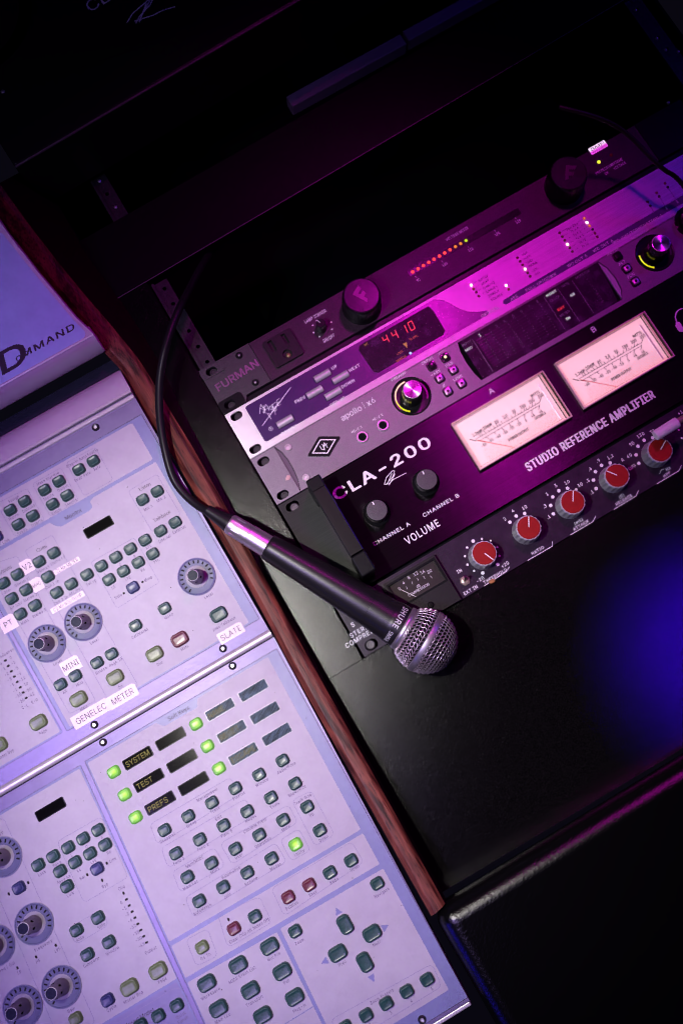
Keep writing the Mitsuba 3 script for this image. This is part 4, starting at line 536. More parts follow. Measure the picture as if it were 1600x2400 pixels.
# displays
frm = rbox(24.6, 8.6, 1.3, 0.1, 0.75, 0.25); scr = rbox(23.4, 7.5, 0.9, 0.3, 0.95, 0.15)
for fr, k, t, x, y in DISP:
    key = add(mc + '__display', mv(frm, x, y, 0.2), 'display_frame' if k == 'scr' else 'black_plastic', fr)
    add(key + '__screen', mv(scr, x, y, 0.2), 'display_dusty' if k == 'scr' else 'display_black', fr)
    if t:
        m = text(t, 4.3, width=3.35 * len(t))
        add(key + '__lettering', mv(m, x + (3.35 * len(t) - 20.6) / 2, y - 0.2, 1.22), 'print_dark', fr, emit=emitter((0.30, 0.26, 0.012)))
# narrow indicator windows
for fr, sh, x, y in SLIT:
    w, h = {'v': (1.5, 2.3), 'h': (2.3, 1.5), 'o': (1.7, 1.7)}[sh]
    add(mc + '__indicator', mv(rbox(w, h, 0.6, 0, 0.45, 0.1, 3), x, y, 0.2), 'tick_dark', fr)
# encoder knobs
enc_body = lathe([(6.5, 0.5), (6.4, 3.0), (6.0, 4.2), (5.7, 12), (5.0, 19), (4.5, 22.4), (4.35, 23.2)], 36, cap1=False)
enc_edge = lathe([(4.4, 23.0), (4.36, 23.5), (4.12, 23.62), (4.0, 23.4)], 36, cap0=False, cap1=False)
enc_top = lathe([(4.05, 22.8), (4.0, 23.4), (0.05, 23.42)], 32)
ringp = lathe([(14.6, 0.2), (14.6, 1.0), (14.1, 1.25), (13.4, 0.9), (8.9, 0.9)], 56)
rim = lathe([(15.0, 0.2), (15.05, 1.4), (14.75, 1.75), (14.35, 1.5), (14.2, 1.1)], 56, cap0=False, cap1=False)
pale = lathe([(9.0, 0.8), (9.0, 1.15), (8.6, 1.35), (3, 1.35)], 40)
ticks = cat([mv(mv(rbox(2.6, 1.15, 0.25, 0.5, 1.15, 0.1, 2), 12.0), rot=215 - 250 * i / 14) for i in range(15)])
dim = cat([mv(mv(rbox(2.2, 2.0, 0.9, 0, 0.5, 0.2, 3), 0), s=(1, 1, 1)) for i in range(1)])
def dimple(ang, z=15.2):
    m = rbox(3.6, 1.7, 0.8, -0.35, 0.06, 0.1, 3)          # lies on the cone's side
    v = m[0]; r = 5.45
    w = np.c_[r + v[:, 2], v[:, 1], z + v[:, 0]]
    return mv((w, m[1]), rot=ang)
dimples = cat([dimple(a) for a in range(20, 380, 60)])
for fr, x, y in ENC:
    k = add(mc + '__encoder', mv(enc_body, x, y, 0.3), 'knob_metal', fr, 40)
    add(k + '__dial_ring', mv(ringp, x, y, 0.2), 'ring_blue', fr, 40); add(k + '__rim', mv(rim, x, y, 0.2), 'clear_rim', fr, 40)
    add(k + '__dial_disc', mv(pale, x, y, 0.2), 'ring_pale', fr, 40)
    add(k + '__tick_marks', mv(ticks, x, y, 0.2), 'tick_dark', fr, kind='stuff')
    add(k + '__top_edge', mv(enc_edge, x, y, 0.3), {'type': 'twosided', 'nested': scene['knob_edge']}, fr, 40); add(k + '__cap', mv(enc_top, x, y, 0.3), 'knob_navy', fr, 40)
    add(k + '__grip_dimples', mv(dimples, x, y, 0.3), 'knob_navy', fr, kind='stuff')
# printed words, triangles, screws
for fr, t, x, y, h, ws, col, b in CTXT:
    add(mc + '__lettering', mv(text(t, h, ws, h < 2.7), x, y, 0.37), 'print_console' if h < 2.7 else 'print_dark', fr)
for fr, x, y, ang in TRI:
    add(mc + '__arrow', mv(plate(Polygon([(-2.2, -2.3), (2.3, 0), (-2.2, 2.3)]).buffer(0.3), 0.32, 0.38), x, y, 0, ang), 'print_blue', fr)
sc = lathe([(3.1, 0), (3.1, 0.7), (2.7, 1.5), (2.0, 1.95), (1.35, 1.8), (1.25, 0.6)], 24); sc2 = lathe([(1.3, 0.3), (1.3, 1.35), (0.55, 1.35), (0.5, 0.6), (0.05, 0.6)], 18)
for fr, x, y in SCR:
    k = add(mc + '__screw', mv(sc, x, y, 0), 'screw_black', fr, 30); add(k + '__socket', mv(sc2, x, y, 0.25), 'chrome', fr, 30)
# dust and crumbs on the console
sp = []
for i in range(46):
    fr_u = rng.uniform(-290, -60), rng.uniform(-280, -14)
    s = rng.uniform(0.12, 0.42); sp.append(mv(trimesh.creation.icosphere(subdivisions=0), fr_u[0], fr_u[1], 0.4, s=(s * rng.uniform(.6, 1.8), s, s * 0.5)))
add(mc + '__crumbs', cat(sp), 'dark_speck', 'L', kind='stuff')
sp = []
for i in range(30):
    s = rng.uniform(0.12, 0.4); sp.append(mv(trimesh.creation.icosphere(subdivisions=0), rng.uniform(-290, -57), rng.uniform(10, 205), 0.4, s=(s * rng.uniform(.6, 1.8), s, s * 0.5)))
add(mc + '__crumbs', cat(sp), 'dark_speck', 'U', kind='stuff')

# sticky labels
SLAB = {'V2': 'square tape label reading V2 beside the upper left buttons', 'MAC': 'square tape label reading MAC between two button columns', 'C1 Mn METER': 'narrow tape strip reading C1 Mn METER', 'C2 Mn BOOTH HP': 'narrow tape strip reading C2 Mn BOOTH HP above an encoder', 'PT': 'tape label reading PT across the panel joint', 'MINI': 'tape label reading MINI below an encoder', 'GENELEC': 'long tape label starting with G above a screw', 'METER': 'wide tape label reading METER at the panel edge', 'SLATE': 'worn tape label reading SLATE near the right screw'}
for fr, x, y, w, h, t, cap, ws, rd in STK:
    k = num('tape_label'); used[k] = 0
    thing(k, SLAB[t], 'label', 'tape labels stuck on the console')
    g = Polygon(rrect(w, h, 0.25, 2))
    if h > 8: g = g.difference(Polygon([(w/2 - 3.2, h/2 + 1), (w/2 + 1, h/2 + 1), (w/2 + 1, h/2 - 2.2)]))
    m = plate(g, 0, 0.22); v = m[0]; 
    add(k + '__tape', mv(m, x, y, 0.36), 'sticker', fr); add(k + '__lettering', mv(text(t, cap, ws, width=min(w * 0.86, len(t) * cap * 0.78)), x, y, 0.61), 'print_dark', fr)

# ------------------------------------------------------------------ rack units (front panels at z = 0)
def slot(x, y, w=10.5, h=6.8): return Polygon(rrect(w, h, h / 2 - 0.05, 6) + [x, y])
def uvxy(m): return np.asarray(m[0])[:, :2] / 100.0
def rack_screws(key, pts, m='rail_metal', w=10.5):
    for x, y in pts: add(key + '__slot_bolt', cat([mv(lathe([(3.6, -3.2), (3.6, -2.3), (3.0, -1.9), (2.2, -1.9), (2.0, -2.5)], 20), x + 1.2, y - 0.9)]), 'rail_metal')
def words(key, lst, mats, z=0.06):
    for t, x, y, h, ws, col, b in lst:
        if col in ('glow', 'red'):
            add(key + '__lettering', mv(text(t, h, ws, bool(b)), x, y, z + 0.25), 'print_dark', emit=emitter((0.75, 0.68, 0.8) if col == 'glow' else (1.1, 0.03, 0.06)))
        else: add(key + '__lettering', mv(text(t, h, ws, col == 'w' or bool(b)), x, y, z + (0.25 if col in 'g' else 0)), mats[col])
PM = {'w': 'print_white', 'd': 'print_dark', 'y': 'print_yellow', 'o': 'print_orange', 'g': 'print_grey'}

# power conditioner
pc = thing('power_conditioner', 'dark purple black rack power conditioner with two big round knobs', 'rack unit')
add(pc + '__front_panel', cat([cbox(51.3, 437, 237.8, 276.6, -4, 0.0, 0.5)]), 'furman_face')
add(pc + '__lower_recess', cbox(24, 480, 233.2, 237.4, -6, -3.2, 0.4), 'black_plastic')
ge = Polygon([(2.8, 233), (24.5, 233), (26.5, 236), (27.5, 238), (51, 238), (51, 276.6), (2.8, 276.6)])
for x, y in FU['ears']: ge = ge.difference(slot(x, y, 10, 6.5))
add(pc + '__ear', plate(ge, -3, 0.4), 'furman_ear')
gr = sbox(437.2, 237.8, 484, 276.6)
add(pc + '__switch_panel', plate(gr, -3, 0.3), 'black_plastic')
gt = Polygon([(2.6, 232.8), (23.5, 232.8), (25.5, 236), (22, 244.2), (2.6, 244.2)])
add(pc + '__slot_tab', plate(Polygon(rrect(22, 11, 3.0, 4) + [13.4, 238.2]).difference(slot(*FU['ears'][1], 10, 6.5)), 0.4, 1.4), 'black_plastic')
add(pc + '__slot_tab', plate(Polygon(rrect(22, 10, 3.0, 4) + [13.4, 271.4]).difference(slot(*FU['ears'][0], 10, 6.5)), 0.4, 1.2), 'furman_ear')
rack_screws(pc, FU['ears'])
x, y = FU['out']
add(pc + '__outlet', cat([mv(plate(Polygon(rrect(26.5, 25.5, 1.5, 3)).difference(unary_union([sbox(-9.2, 0.8, -5.2, 11.2), sbox(3.6, 1.2, 7.2, 10.8), Point(0.4, -6.6).buffer(4.0)])), 0, 3.2), x, y), mv(cbox(-12, 12, -12, 12, 0.02, 0.3, 0.1), x, y)]), 'comp_frame')
add(pc + '__earth_contact', mv(dome(2.2, 1.2), x + 1.0, y - 7.2, 0.4), 'brass')
for q in FU['scr']: add(pc + '__screw', mv(lathe([(3.0, 0), (3.0, 0.8), (2.4, 1.5), (1.5, 1.5), (1.1, 0.6)], 20), q[0], q[1], 0.4), 'black_gloss', smooth=30); 
for q in FU['scr']: add(pc + '__screw_head', mv(dome(1.2, 0.8), q[0], q[1], 1.1), 'chrome')
nx = FU['name']
add(pc + '__name_plate', mv(mv(meshkit.text_mesh('FURMAN', 6.4, 0.8, True), -17), 27.0, 253.4, 0.4, 3.5, (1.12, 1, 1)), 'name_metal', label='raised chrome lettering on the left ear')
x, y = FU['dim']
k = add(pc + '__dimmer_knob', mv(lathe([(4.8, 0), (4.6, 5), (4.0, 12), (3.7, 13), (0.1, 13)], 24), x, y), 'black_gloss', smooth=35)
add(k + '__pointer', mv(cbox(-0.3, 0.3, 0.4, 3.6, 12.9, 13.25, 0.1), x, y, 0, 24), 'print_white')
for q in FU['ddots']: add(pc + '__dot', mv(plate(Point(0, 0).buffer(0.75), 0, 0.06), *q), 'print_white')
for i, q in enumerate(FU['fk']):
    k = add(pc + '__round_knob', mv(lathe([(16.8, 0), (16.6, 8), (16.3, 8.5), (16.2, 20), (15.6, 23), (15.1, 24)], 64), q[0], q[1]), 'black_plastic', smooth=35)
    add(k + '__cap', mv(lathe([(15.0, 23.2), (15.0, 24.2), (14.5, 24.6), (14.2, 24.35), (0.1, 24.35)], 64), q[0], q[1]), 'furman_cap', smooth=30)
    F = unary_union([Polygon([(-4, -9), (0, -7), (0, 8), (-4, 6)]), Polygon([(-4, 4), (6.5, 4), (8.5, 8.4), (-4, 8.4)]), Polygon([(0, -3), (4.5, -3), (6, 1.4), (0, 1.4)])])
    add(k + '__emblem', mv(plate(F, 24.3, 24.5), q[0], q[1], 0, (30, -35)[i], (0.74, 0.8, 1)), 'furman_logo')
s0, s1 = FU['slot']
add(pc + '__meter_slot', cat([mv(plate(Polygon(rrect(s1[0] - s0[0] + 3, 6.0, 0.6, 2)), 0, 0.5), (s0[0] + s1[0]) / 2, 260.2), ]), 'black_gloss')
for i, q in enumerate(FU['led']):
    c = (2.3, 0.10, 0.09) if i < 8 else ((0.75, 0.22, 0.02) if i < 10 else (0.42, 0.75, 0.01))
    add(pc + '__indicator_light', mv(dome(1.5, 0.9, 12), q[0], q[1], 0.6), 'led_red', smooth=True, emit=emitter([v * (0.8 if i < 8 else 1) for v in c]))
for i in range(3): pass
words(pc, FUT, PM)
for tt in FUT[2:7]: add(pc + '__scale_mark', stroke([(tt[1] - 0.2, tt[2] + 2.6), (tt[1] - 0.6, tt[2] + 4.4)], 0.35, 0.0), 'print_white')
x, y = FU['smp']
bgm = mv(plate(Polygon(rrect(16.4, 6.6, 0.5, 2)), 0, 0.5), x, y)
add(pc + '__badge', bgm, 'badge_foil', uv=np.c_[(bgm[0][:, 0] - x) / 16.4 + 0.5, (bgm[0][:, 1] - y) / 6.6 + 0.5], emit=emitter(mikit.proc(lambda p, n, uv: mikit.mix(C3((0.65, 0.05, 0.55)), C3((0.85, 0.75, 0.85)), mikit.smoothstep(0.35, 0.62, uv.y)))), label='small foil badge with an added pink and white glow')  # glow added to the foil: emission runs from magenta up to near-white
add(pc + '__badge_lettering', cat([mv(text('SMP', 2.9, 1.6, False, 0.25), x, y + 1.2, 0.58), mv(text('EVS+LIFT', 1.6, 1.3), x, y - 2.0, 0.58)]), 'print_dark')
add(pc + '__indicator_light', mv(dome(1.7, 1.2), *FU['sl'][0]), 'led_green', smooth=True, emit=emitter((0.85, 0.95, 0.04)))
add(pc + '__indicator_light', mv(dome(1.6, 1.2), *FU['sl'][1]), 'led_red', smooth=True)

# clock generator
ck = thing('clock_generator', 'brushed silver rack clock with purple inset and red digits reading 44.10', 'rack unit')
g = sbox(3.0, 188.4, 484, 232.0)
for x, y in AP['holes']: g = g.difference(slot(x, y, 10.5, 6.8))
m = plate(g, -3, 0); add(ck + '__front_panel', m, 'brushed_alu', uv=uvxy(m))
wv = [(a, b) for a, b in AP['wave'] if a > 195]
pin = [(22, 192.6), (470, 192.6), (470, 200.0), (284, 199.6), (262, 199.2)] + wv[:-1][::-1] + [(190, 230.6), (22, 230.6)]
gi = Polygon([(21.0, 194.3), (470, 194.3), (470, 200.6), (270, 199.4)] + [(q[0], min(q[1], 229.6)) for q in wv[:-1][::-1]] + [(196, 229.6), (21.0, 229.6)]).buffer(0).buffer(-2.2, quad_segs=4).buffer(2.2, quad_segs=4)
add(ck + '__purple_inset', plate(gi.intersection(sbox(0, 0, 250, 300)), 0, 0.25), 'apogee_purple')
add(ck + '__label_band', plate(gi.intersection(sbox(250, 0, 480, 300)), 0, 0.2), 'apogee_band')
gd = Polygon([(130, 226.6), (198, 226.6), (199.6, 221), (199.0, 201), (196, 198.6), (132, 198.0), (129.0, 200.5), (127.9, 223)]).buffer(-1.2).buffer(1.2)
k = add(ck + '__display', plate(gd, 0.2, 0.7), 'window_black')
SEG = {'4': 'bcfg', '1': 'bc', '0': 'abcdef'}
def digit(d, h=7.4, w=3.9, t=0.62):
    s = {'a': (0, h/2, w, t), 'g': (0, 0, w, t), 'd': (0, -h/2, w, t), 'b': (w/2, h/4, t, h/2 - 0.5), 'c': (w/2, -h/4, t, h/2 - 0.5), 'f': (-w/2, h/4, t, h/2 - 0.5), 'e': (-w/2, -h/4, t, h/2 - 0.5)}
    ms = []
    for q in SEG[d]:
        x, y, a, b = s[q]; mm = mv(cbox(-a/2, a/2, -b/2, b/2, 0, 0.15, 0.05), x, y); mm[0][:, 0] += 0.12 * mm[0][:, 1]; ms.append(mm)
    return cat(ms)
for d, q in zip('4410', AP['dig']): add(k + '__digit', mv(digit(d), q[0], q[1], 0.72), 'print_dark', emit=emitter((1.7, 0.05, 0.12)))
add(k + '__digit', mv(plate(Point(0, 0).buffer(0.5), 0, 0.15), *AP['dot'], 0.72), 'print_dark', emit=emitter((1.7, 0.05, 0.12)))
add(ck + '__pointer_mark', plate(Polygon(AP['tri']), 0.7, 0.76), 'print_yellow')
add(ck + '__indicator_light', mv(dome(1.2, 0.6), *AP['wled'], 0.7), 'led_off', smooth=True, emit=emitter((0.55, 0.6, 1.5)))
hc = []
a = np.linspace(0, math.pi, 13)
cyl = loft([np.c_[np.full(13, xx), 3.05 * np.cos(a), 0.4 + 2.4 * np.sin(a)][::-1] for xx in (-7.3, -7.0, 7.0, 7.3)])
for q in AP['but']:
    k2 = add(ck + '__button', mv(cyl, q[0], q[1], 0.3), 'silver', smooth=40)
    add(k2 + '__bezel', mv(rbox(15.2, 6.9, 0.4, 0.1, 0.35, 0.1, 2), q[0], q[1]), 'black_plastic')
q = AP['icon']; add(ck + '__power_symbol', mv(cat([plate(Point(0, 0).buffer(1.7).difference(Point(0, 0).buffer(1.4)), 0, 0.05), plate(sbox(-0.18, -0.8, 0.18, 1.0), 0, 0.05)]), q[0], q[1], 0.27), 'print_white')
add(ck + '__signature_logo', cat([stroke(s, 0.38 if i else 0.5, 0.27) for i, s in enumerate(AP['sig'])]), 'print_white')
LC = {'w': ('led_off', (5.0, 3.2, 2.2)), 'y': ('led_off', (3.4, 3.0, 1.2)), 'oo': ('led_amber', (0.55, 0.16, 0.01)), 'o': ('led_amber', None), 'r': ('led_red', None), 'g': ('led_green', None), 'k': ('led_off', None)}
for x, y, c in AP['led']:
    mt, e = LC[c]
    add(ck + '__indicator_light', mv(dome(1.25, 0.7, 12), x, y, 0.05), mt, smooth=True, emit=emitter(e) if e else None)
for ln in AP['lines']: add(ck + '__printed_line', stroke(ln, 0.3, 0.02), 'print_dark')
for x, y, c in AP['led'][:4]: add(ck + '__printed_line', stroke([(x + 2.4, y + 0.2), (x + 6.0, y + 0.6)], 0.22, 0.02), 'print_dark')
for x, y, c in AP['led'][12:18]: add(ck + '__printed_line', stroke([(x + 2.4, y), (x + 5.8, y)], 0.22, 0.02), 'print_dark')
for x, y, c in AP['led'][18:24]: add(ck + '__printed_line', stroke([(x - 2.4, y), (x - 5.8, y)], 0.22, 0.02), 'print_dark')
words(ck, [w for w in APT if w[5] in 'wd'], PM, 0.3); words(ck, [w for w in APT if w[5] in 'yo'], PM, 0.74)
rack_screws(ck, AP['holes'])

# audio interface
ai = thing('audio_interface', 'grey rack audio interface with two shiny knobs and a long black display', 'rack unit')
gear = sbox(3.0, 143.6, 25.2, 187.6)
for x, y in AX['holes']: gear = gear.difference(slot(x, y, 10.5, 6.8))
cr = [(25.2, 187.6)] + [tuple(p) for p in AX['cres'][1:5]] + [(25.2, 143.6)]
add(ai + '__ear', plate(gear, -3, 0.0), 'apollo_grey')
add(ai + '__crescent', plate(Polygon([(24.9, 187.2), (28.2, 180.5), (29.6, 172), (29.5, 163), (28.4, 154), (26.6, 148), (24.9, 144.2)]), -3, -1.6), 'apollo_recess')
wx = AX['win']; wl0, wr0 = 204.6, 343.0
wp = [(wl0 - 2, 186.2), (wl0 - 4.2, 178), (wl0 - 4.8, 167), (wl0 - 4.0, 156), (wl0 - 2.2, 148.6), (wr0 - 2.5, 148.2), (wr0 + 2.0, 156), (wr0 + 3.4, 167), (wr0 + 2.2, 178), (wr0 - 1.0, 186.5)]
gf = Polygon([(25.6, 187.6), (28.6, 180.5), (30.0, 172), (29.9, 163), (28.8, 154), (27.0, 148), (25.6, 143.6), (484, 143.6), (484, 187.6)]).difference(Polygon(wp).buffer(0.3))
add(ai + '__front_panel', plate(gf, -3, 0.5), 'apollo_grey')
add(ai + '__display_well', plate(Polygon(wp).buffer(1), -3.2, -2.4), 'black_void')
gw = Polygon([(wl0 - 0.6, 186.0), (wr0 - 14, 186.6), (wr0 - 11.5, 148.2), (wl0 - 0.6, 148.2)])
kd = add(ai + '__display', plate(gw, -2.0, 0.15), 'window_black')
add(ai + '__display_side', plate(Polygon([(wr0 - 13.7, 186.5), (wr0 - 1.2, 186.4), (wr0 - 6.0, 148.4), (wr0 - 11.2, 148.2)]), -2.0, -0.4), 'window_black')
add(ai + '__crescent', plate(Polygon([(wr0 - 1.6, 186.2), (wr0 + 1.9, 178), (wr0 + 3.1, 167), (wr0 + 1.7, 156), (wr0 - 2.0, 149.0), (wr0 - 1.9, 160), (wr0 - 1.7, 175)]), -2.4, -0.1), 'apollo_pale')
for ln in AX['lines']: add(kd + '__divider_line', stroke(ln, 0.32, 0.16, 0.04), 'print_grey')
bars = []
for i in range(8):
    for j in range(11):
        xx = 219.5 + i * 8.0; yy = 180.0 - j * 2.6
        bars.append(mv(plate(sbox(-2.5, -0.42, 2.5, 0.42), 0, 0.04), xx, yy, 0.16))
add(kd + '__level_bars', cat(bars), 'furman_cap', kind='stuff')
mk = [mv(plate(sbox(-0.75, -0.13, 0.75, 0.13), 0, 0.05), 223.5 + i * 8.0, 180.0 - j * 2.6, 0.16) for i in range(8) for j in range(11) if i != 3]
add(kd + '__scale_dashes', cat(mk), 'print_grey', kind='stuff')
add(kd + '__scale_dashes', cat([mv(text(t, 1.2, 1.0), 247.5, 181.0 - j * 2.6, 0.2) for j, t in enumerate('C 0 -3 -6 -9 -12 -15 -18 -21 -27 -37'.split())] + [mv(text(t, 1.2, 1.0), 325.5, 181.0 - j * 2.6, 0.2) for j, t in enumerate('C 0 -3 -6 -9 -12 -15 -18 -21 -27 -37'.split())]), 'print_grey', kind='stuff')
gl = [stroke([(wr0 - 17, 186), (wr0 - 17, 176), (wr0 - 14, 168), (wr0 - 12, 160), (wr0 - 11.6, 150)], 0.7, 0.16)]
words(ai, AXT, PM, 0.56)
def spun_disc(r, z, n=48):
    a = np.arange(n + 1) * 2 * math.pi / n
    rr = [r, r * 0.5, r * 0.04]; V, U_, Fc = [], [], []
    for i, q in enumerate(rr):
        for t in a: V.append((q * math.cos(t), q * math.sin(t), z)); U_.append((q / 10, t / (2 * math.pi) * 6.28))
    for i in range(2):
        for j in range(n):
            p, q2 = i * (n + 1) + j, (i + 1) * (n + 1) + j; Fc += [(p, p + 1, q2 + 1), (p, q2 + 1, q2)]
    return (np.array(V), np.array(Fc)), np.array(U_)
arc_lo = lambda r0, r1, a0, a1, z, n=24: plate(Polygon([(r1 * math.cos(math.radians(t)), r1 * math.sin(math.radians(t))) for t in np.linspace(a0, a1, n)] + [(r0 * math.cos(math.radians(t)), r0 * math.sin(math.radians(t))) for t in np.linspace(a1, a0, n)]), 0, z)
for nm, q, a0, full in (('preamp', AX['pre'], 83, True), ('monitor', AX['mon'], 165, False)):
    x, y = q
    k = add(ai + '__knob', mv(lathe([(9.4, 0.3), (9.2, 2), (8.2, 18.6, 1), (7.9, 19.2, 1), (7.6, 19.8)], 72, flute=24, depth=0.03), x, y), 'black_gloss', smooth=35)
    add(k + '__dial_dish', mv(lathe([(16.6, 0.3), (16.6, 0.9), (16.1, 1.2), (15.4, 0.7), (10, 0.6), (9, 0.6)], 64), x, y), 'black_gloss', smooth=35)
    dm, du = spun_disc(7.2, 20.0)
    add(k + '__cap', mv(dm, x, y), {'type': 'twosided', 'nested': scene['spun_alu']}, uv=du)
    add(k + '__cap_edge', mv(lathe([(7.7, 19.6), (7.55, 19.9), (7.2, 19.98)], 48, cap0=False, cap1=False), x, y), {'type': 'twosided', 'nested': scene['chrome']}, smooth=30)
    if full: add(k + '__light_arc', mv(arc_lo(12.6, 14.0, 83, 170, 0.3), x, y, 0.75), 'led_green', emit=emitter((1.0, 0.62, 0.40)))
    add(k + '__light_arc', mv(arc_lo(12.6, 14.0, 170 if full else 160, 235, 0.3), x, y, 0.75), 'led_green', emit=emitter((0.62, 0.62, 0.005)))
    add(k + '__arc_track', mv(arc_lo(12.6, 14.0, -40, 62, 0.2), x, y, 0.75), 'furman_logo')  # dim pink reflection on the dish, drawn as a coloured arc
x, y = AX['hp']
add(ai + '__headphone_knob', mv(lathe([(14.5, 0.4), (14.5, 1.0), (11, 1.0), (10.5, 10), (10, 11), (0.1, 11)], 48), x + 6, y), 'black_gloss', smooth=35)
bz = rbox(8.0, 8.0, 1.9, 0.3, 1.5, 0.5, 4); bk = rbox(5.6, 5.6, 1.4, 1.4, 2.9, 0.9, 4)
for kind_, x, y in AX['but']:
    k = add(ai + '__button', mv(bz, x, y, 0.2), 'black_gloss', smooth=35)
    add(k + '__key', mv(bk, x, y, 0.1), 'chrome' if kind_ == 'o' else ('black_gloss'), smooth=40)
    if kind_ == 'o': add(k + '__lens', mv(lathe([(1.15, 0), (1.15, 0.25), (0.1, 0.25)], 16), x, y, 3.0), 'black_gloss')
    if kind_ == 'l': add(k + '__lens', mv(dome(1.3, 0.4), x, y, 3.0), 'led_amber', smooth=True, emit=emitter((1.6, 1.2, 0.6)))
x, y = AX['phi']; add(ai + '__lettering', stroke([(x - 1.3, y - 1.3), (x + 1.3, y + 1.3)], 0.25, 0.56), 'print_white')
for x, y in AX['jack']:
    k = add(ai + '__socket', mv(lathe([(4.9, 0.5), (4.9, 1.6), (4.5, 2.1), (3.5, 2.1), (3.1, 1.2)], 36), x, y), 'chrome', smooth=30); add(k + '__hole', mv(lathe([(3.2, 0.6), (3.2, 1.5), (0.1, 1.4)], 24), x, y), 'black_void')
for x, y in AX['scr']:
    k = add(ai + '__screw', mv(lathe([(3.1, 0.5), (3.1, 1.2), (2.7, 1.7), (1.9, 1.7), (1.6, 1.0), (0.1, 1.0)], 24), x, y), 'chrome', smooth=30)
bg = AX['badge']
gp = Polygon(bg).buffer(-1.0).buffer(1.2)
kb = add(ai + '__badge', plate(gp, 0.5, 1.5), 'black_gloss')
gi2 = affinity.scale(Polygon(bg), 0.72, 0.72)
add(kb + '__diamond_frame', plate(gi2.buffer(0.15).difference(gi2.buffer(-0.75)), 1.5, 1.58), 'print_white')
cx, cy = Polygon(bg).centroid.coords[0]
add(kb + '__monogram', mv(cat([stroke([(-2.8, 2.2), (-2.8, -1.2), (-1.6, -2.4), (-0.4, -1.0), (-0.4, 2.4)], 0.6), stroke([(-1.2, -2.8), (0.6, 1.0), (1.6, 2.6), (2.0, 0.6), (2.0, -2.4)], 0.6), stroke([(-0.6, -0.4), (3.4, 0.9)], 0.5)]), cx, cy, 1.5), 'print_white')
n0, n1, n2 = AX['name']
add(ai + '__name_lettering', cat([mv(text('apollo', 5.0, 0.98, False), n0[0], n0[1] - 0.2, 0.56), mv(plate(sbox(-0.16, -3.2, 0.16, 3.2), 0, 0.05), n1[0], n1[1], 0.56), mv(text('x', 4.8, 1.05, True), n2[0] - 2.0, n2[1] - 0.0, 0.56), mv(text('6', 4.6, 1.0), n2[0] + 2.3, n2[1] + 0.2, 0.56)]), 'print_white')
for p in AXT: pass
add(ai + '__filter_symbol', stroke(HPFS[1], 0.35, 0.56), 'print_white')
rack_screws(ai, AX['holes'])

# power amplifier
pa = thing('power_amplifier', 'black brushed rack amplifier with two glowing pink meters', 'rack unit')
g = sbox(3.0, 49.0, 484, 142.6)
for x, y in (CL['slot'], (13.5, 56)): g = g.difference(slot(x, y, 11.5, 7.2))
gi3 = g.difference(sbox(36.0, 0, 500, 200))
m = plate(gi3, -4, 0); add(pa + '__ear', m, 'brushed_dark', uv=uvxy(m)[:, ::-1].copy())
m = plate(sbox(36.2, 49.0, 484, 142.6), -4, 0); add(pa + '__front_panel', m, 'brushed_black', uv=uvxy(m))
(hx0, hy1), (hx1, hy0) = CL['hl']
hw = 6.0; hxc = 37.4
kh = add(pa + '__handle', cat([cbox(hxc - hw, hxc + hw, 71, 131, 30, 38, 0.8)]), 'handle_metal')
v_ = None
add(pa + '__handle_post', cat([cbox(hxc - hw - 0.2, hxc + hw + 0.2, 124.5, 141, 0, 37.6, 1.2)]), 'black_plastic')
add(pa + '__handle_post', cat([cbox(hxc - hw - 0.2, hxc + hw + 0.2, 53, 70.8, 0, 37.6, 1.2)]), 'black_plastic')
for x, y in CL['kn']:
    x0, y0 = x, y
    k = add(pa + '__volume_knob', mv(lathe([(11.2, 0), (11.2, 1.4), (10.2, 2.2), (9.2, 3), (8.9, 12.2), (8.4, 13)], 56), x, y), 'black_plastic', smooth=35)
    add(k + '__cap', mv(lathe([(8.4, 12.6), (8.35, 13.3), (7.9, 13.5), (0.1, 13.5)], 48), x, y), 'cla_cap', smooth=30)
    add(k + '__pointer', mv(cbox(-0.5, 0.5, 4.8, 7.4, 13.5, 13.62, 0.05), x, y, 0, -3), 'print_white')
c0, c1 = CLA
add(pa + '__name_lettering', mv(heavy(text('CLA-200', 9.2, width=91.6, bold=True), 0.18, 0.12), 92.5, 126.2, 0.05), 'print_white')
add(pa + '__signature', cat([stroke(s, 0.55, 0.0) for s in CL['sig']]), 'print_white')
add(pa + '__name_lettering', mv(heavy(text('STUDIO REFERENCE AMPLIFIER', 7.2, width=123.2, bold=True), 0.36), 256.3, 66.0, 0.05), 'print_white')
words(pa, CLT, PM, 0.05)
def glow(p, n, uv):
    ex = dr.minimum(uv.x, 1 - uv.x) * 2.0; ey = dr.minimum(uv.y, 1 - uv.y)
    e = dr.exp(-dr.minimum(ex, ey) / 0.075)
    return mi.Color3f(0.86, 0.46, 0.52) * (1.0 + 0.10 * (uv.y - 0.5)) * (1 - 0.12 * e) + mi.Color3f(0.12, -0.06, -0.16) * e
glow_tex = mikit.proc(glow)
lines_z = 2.1
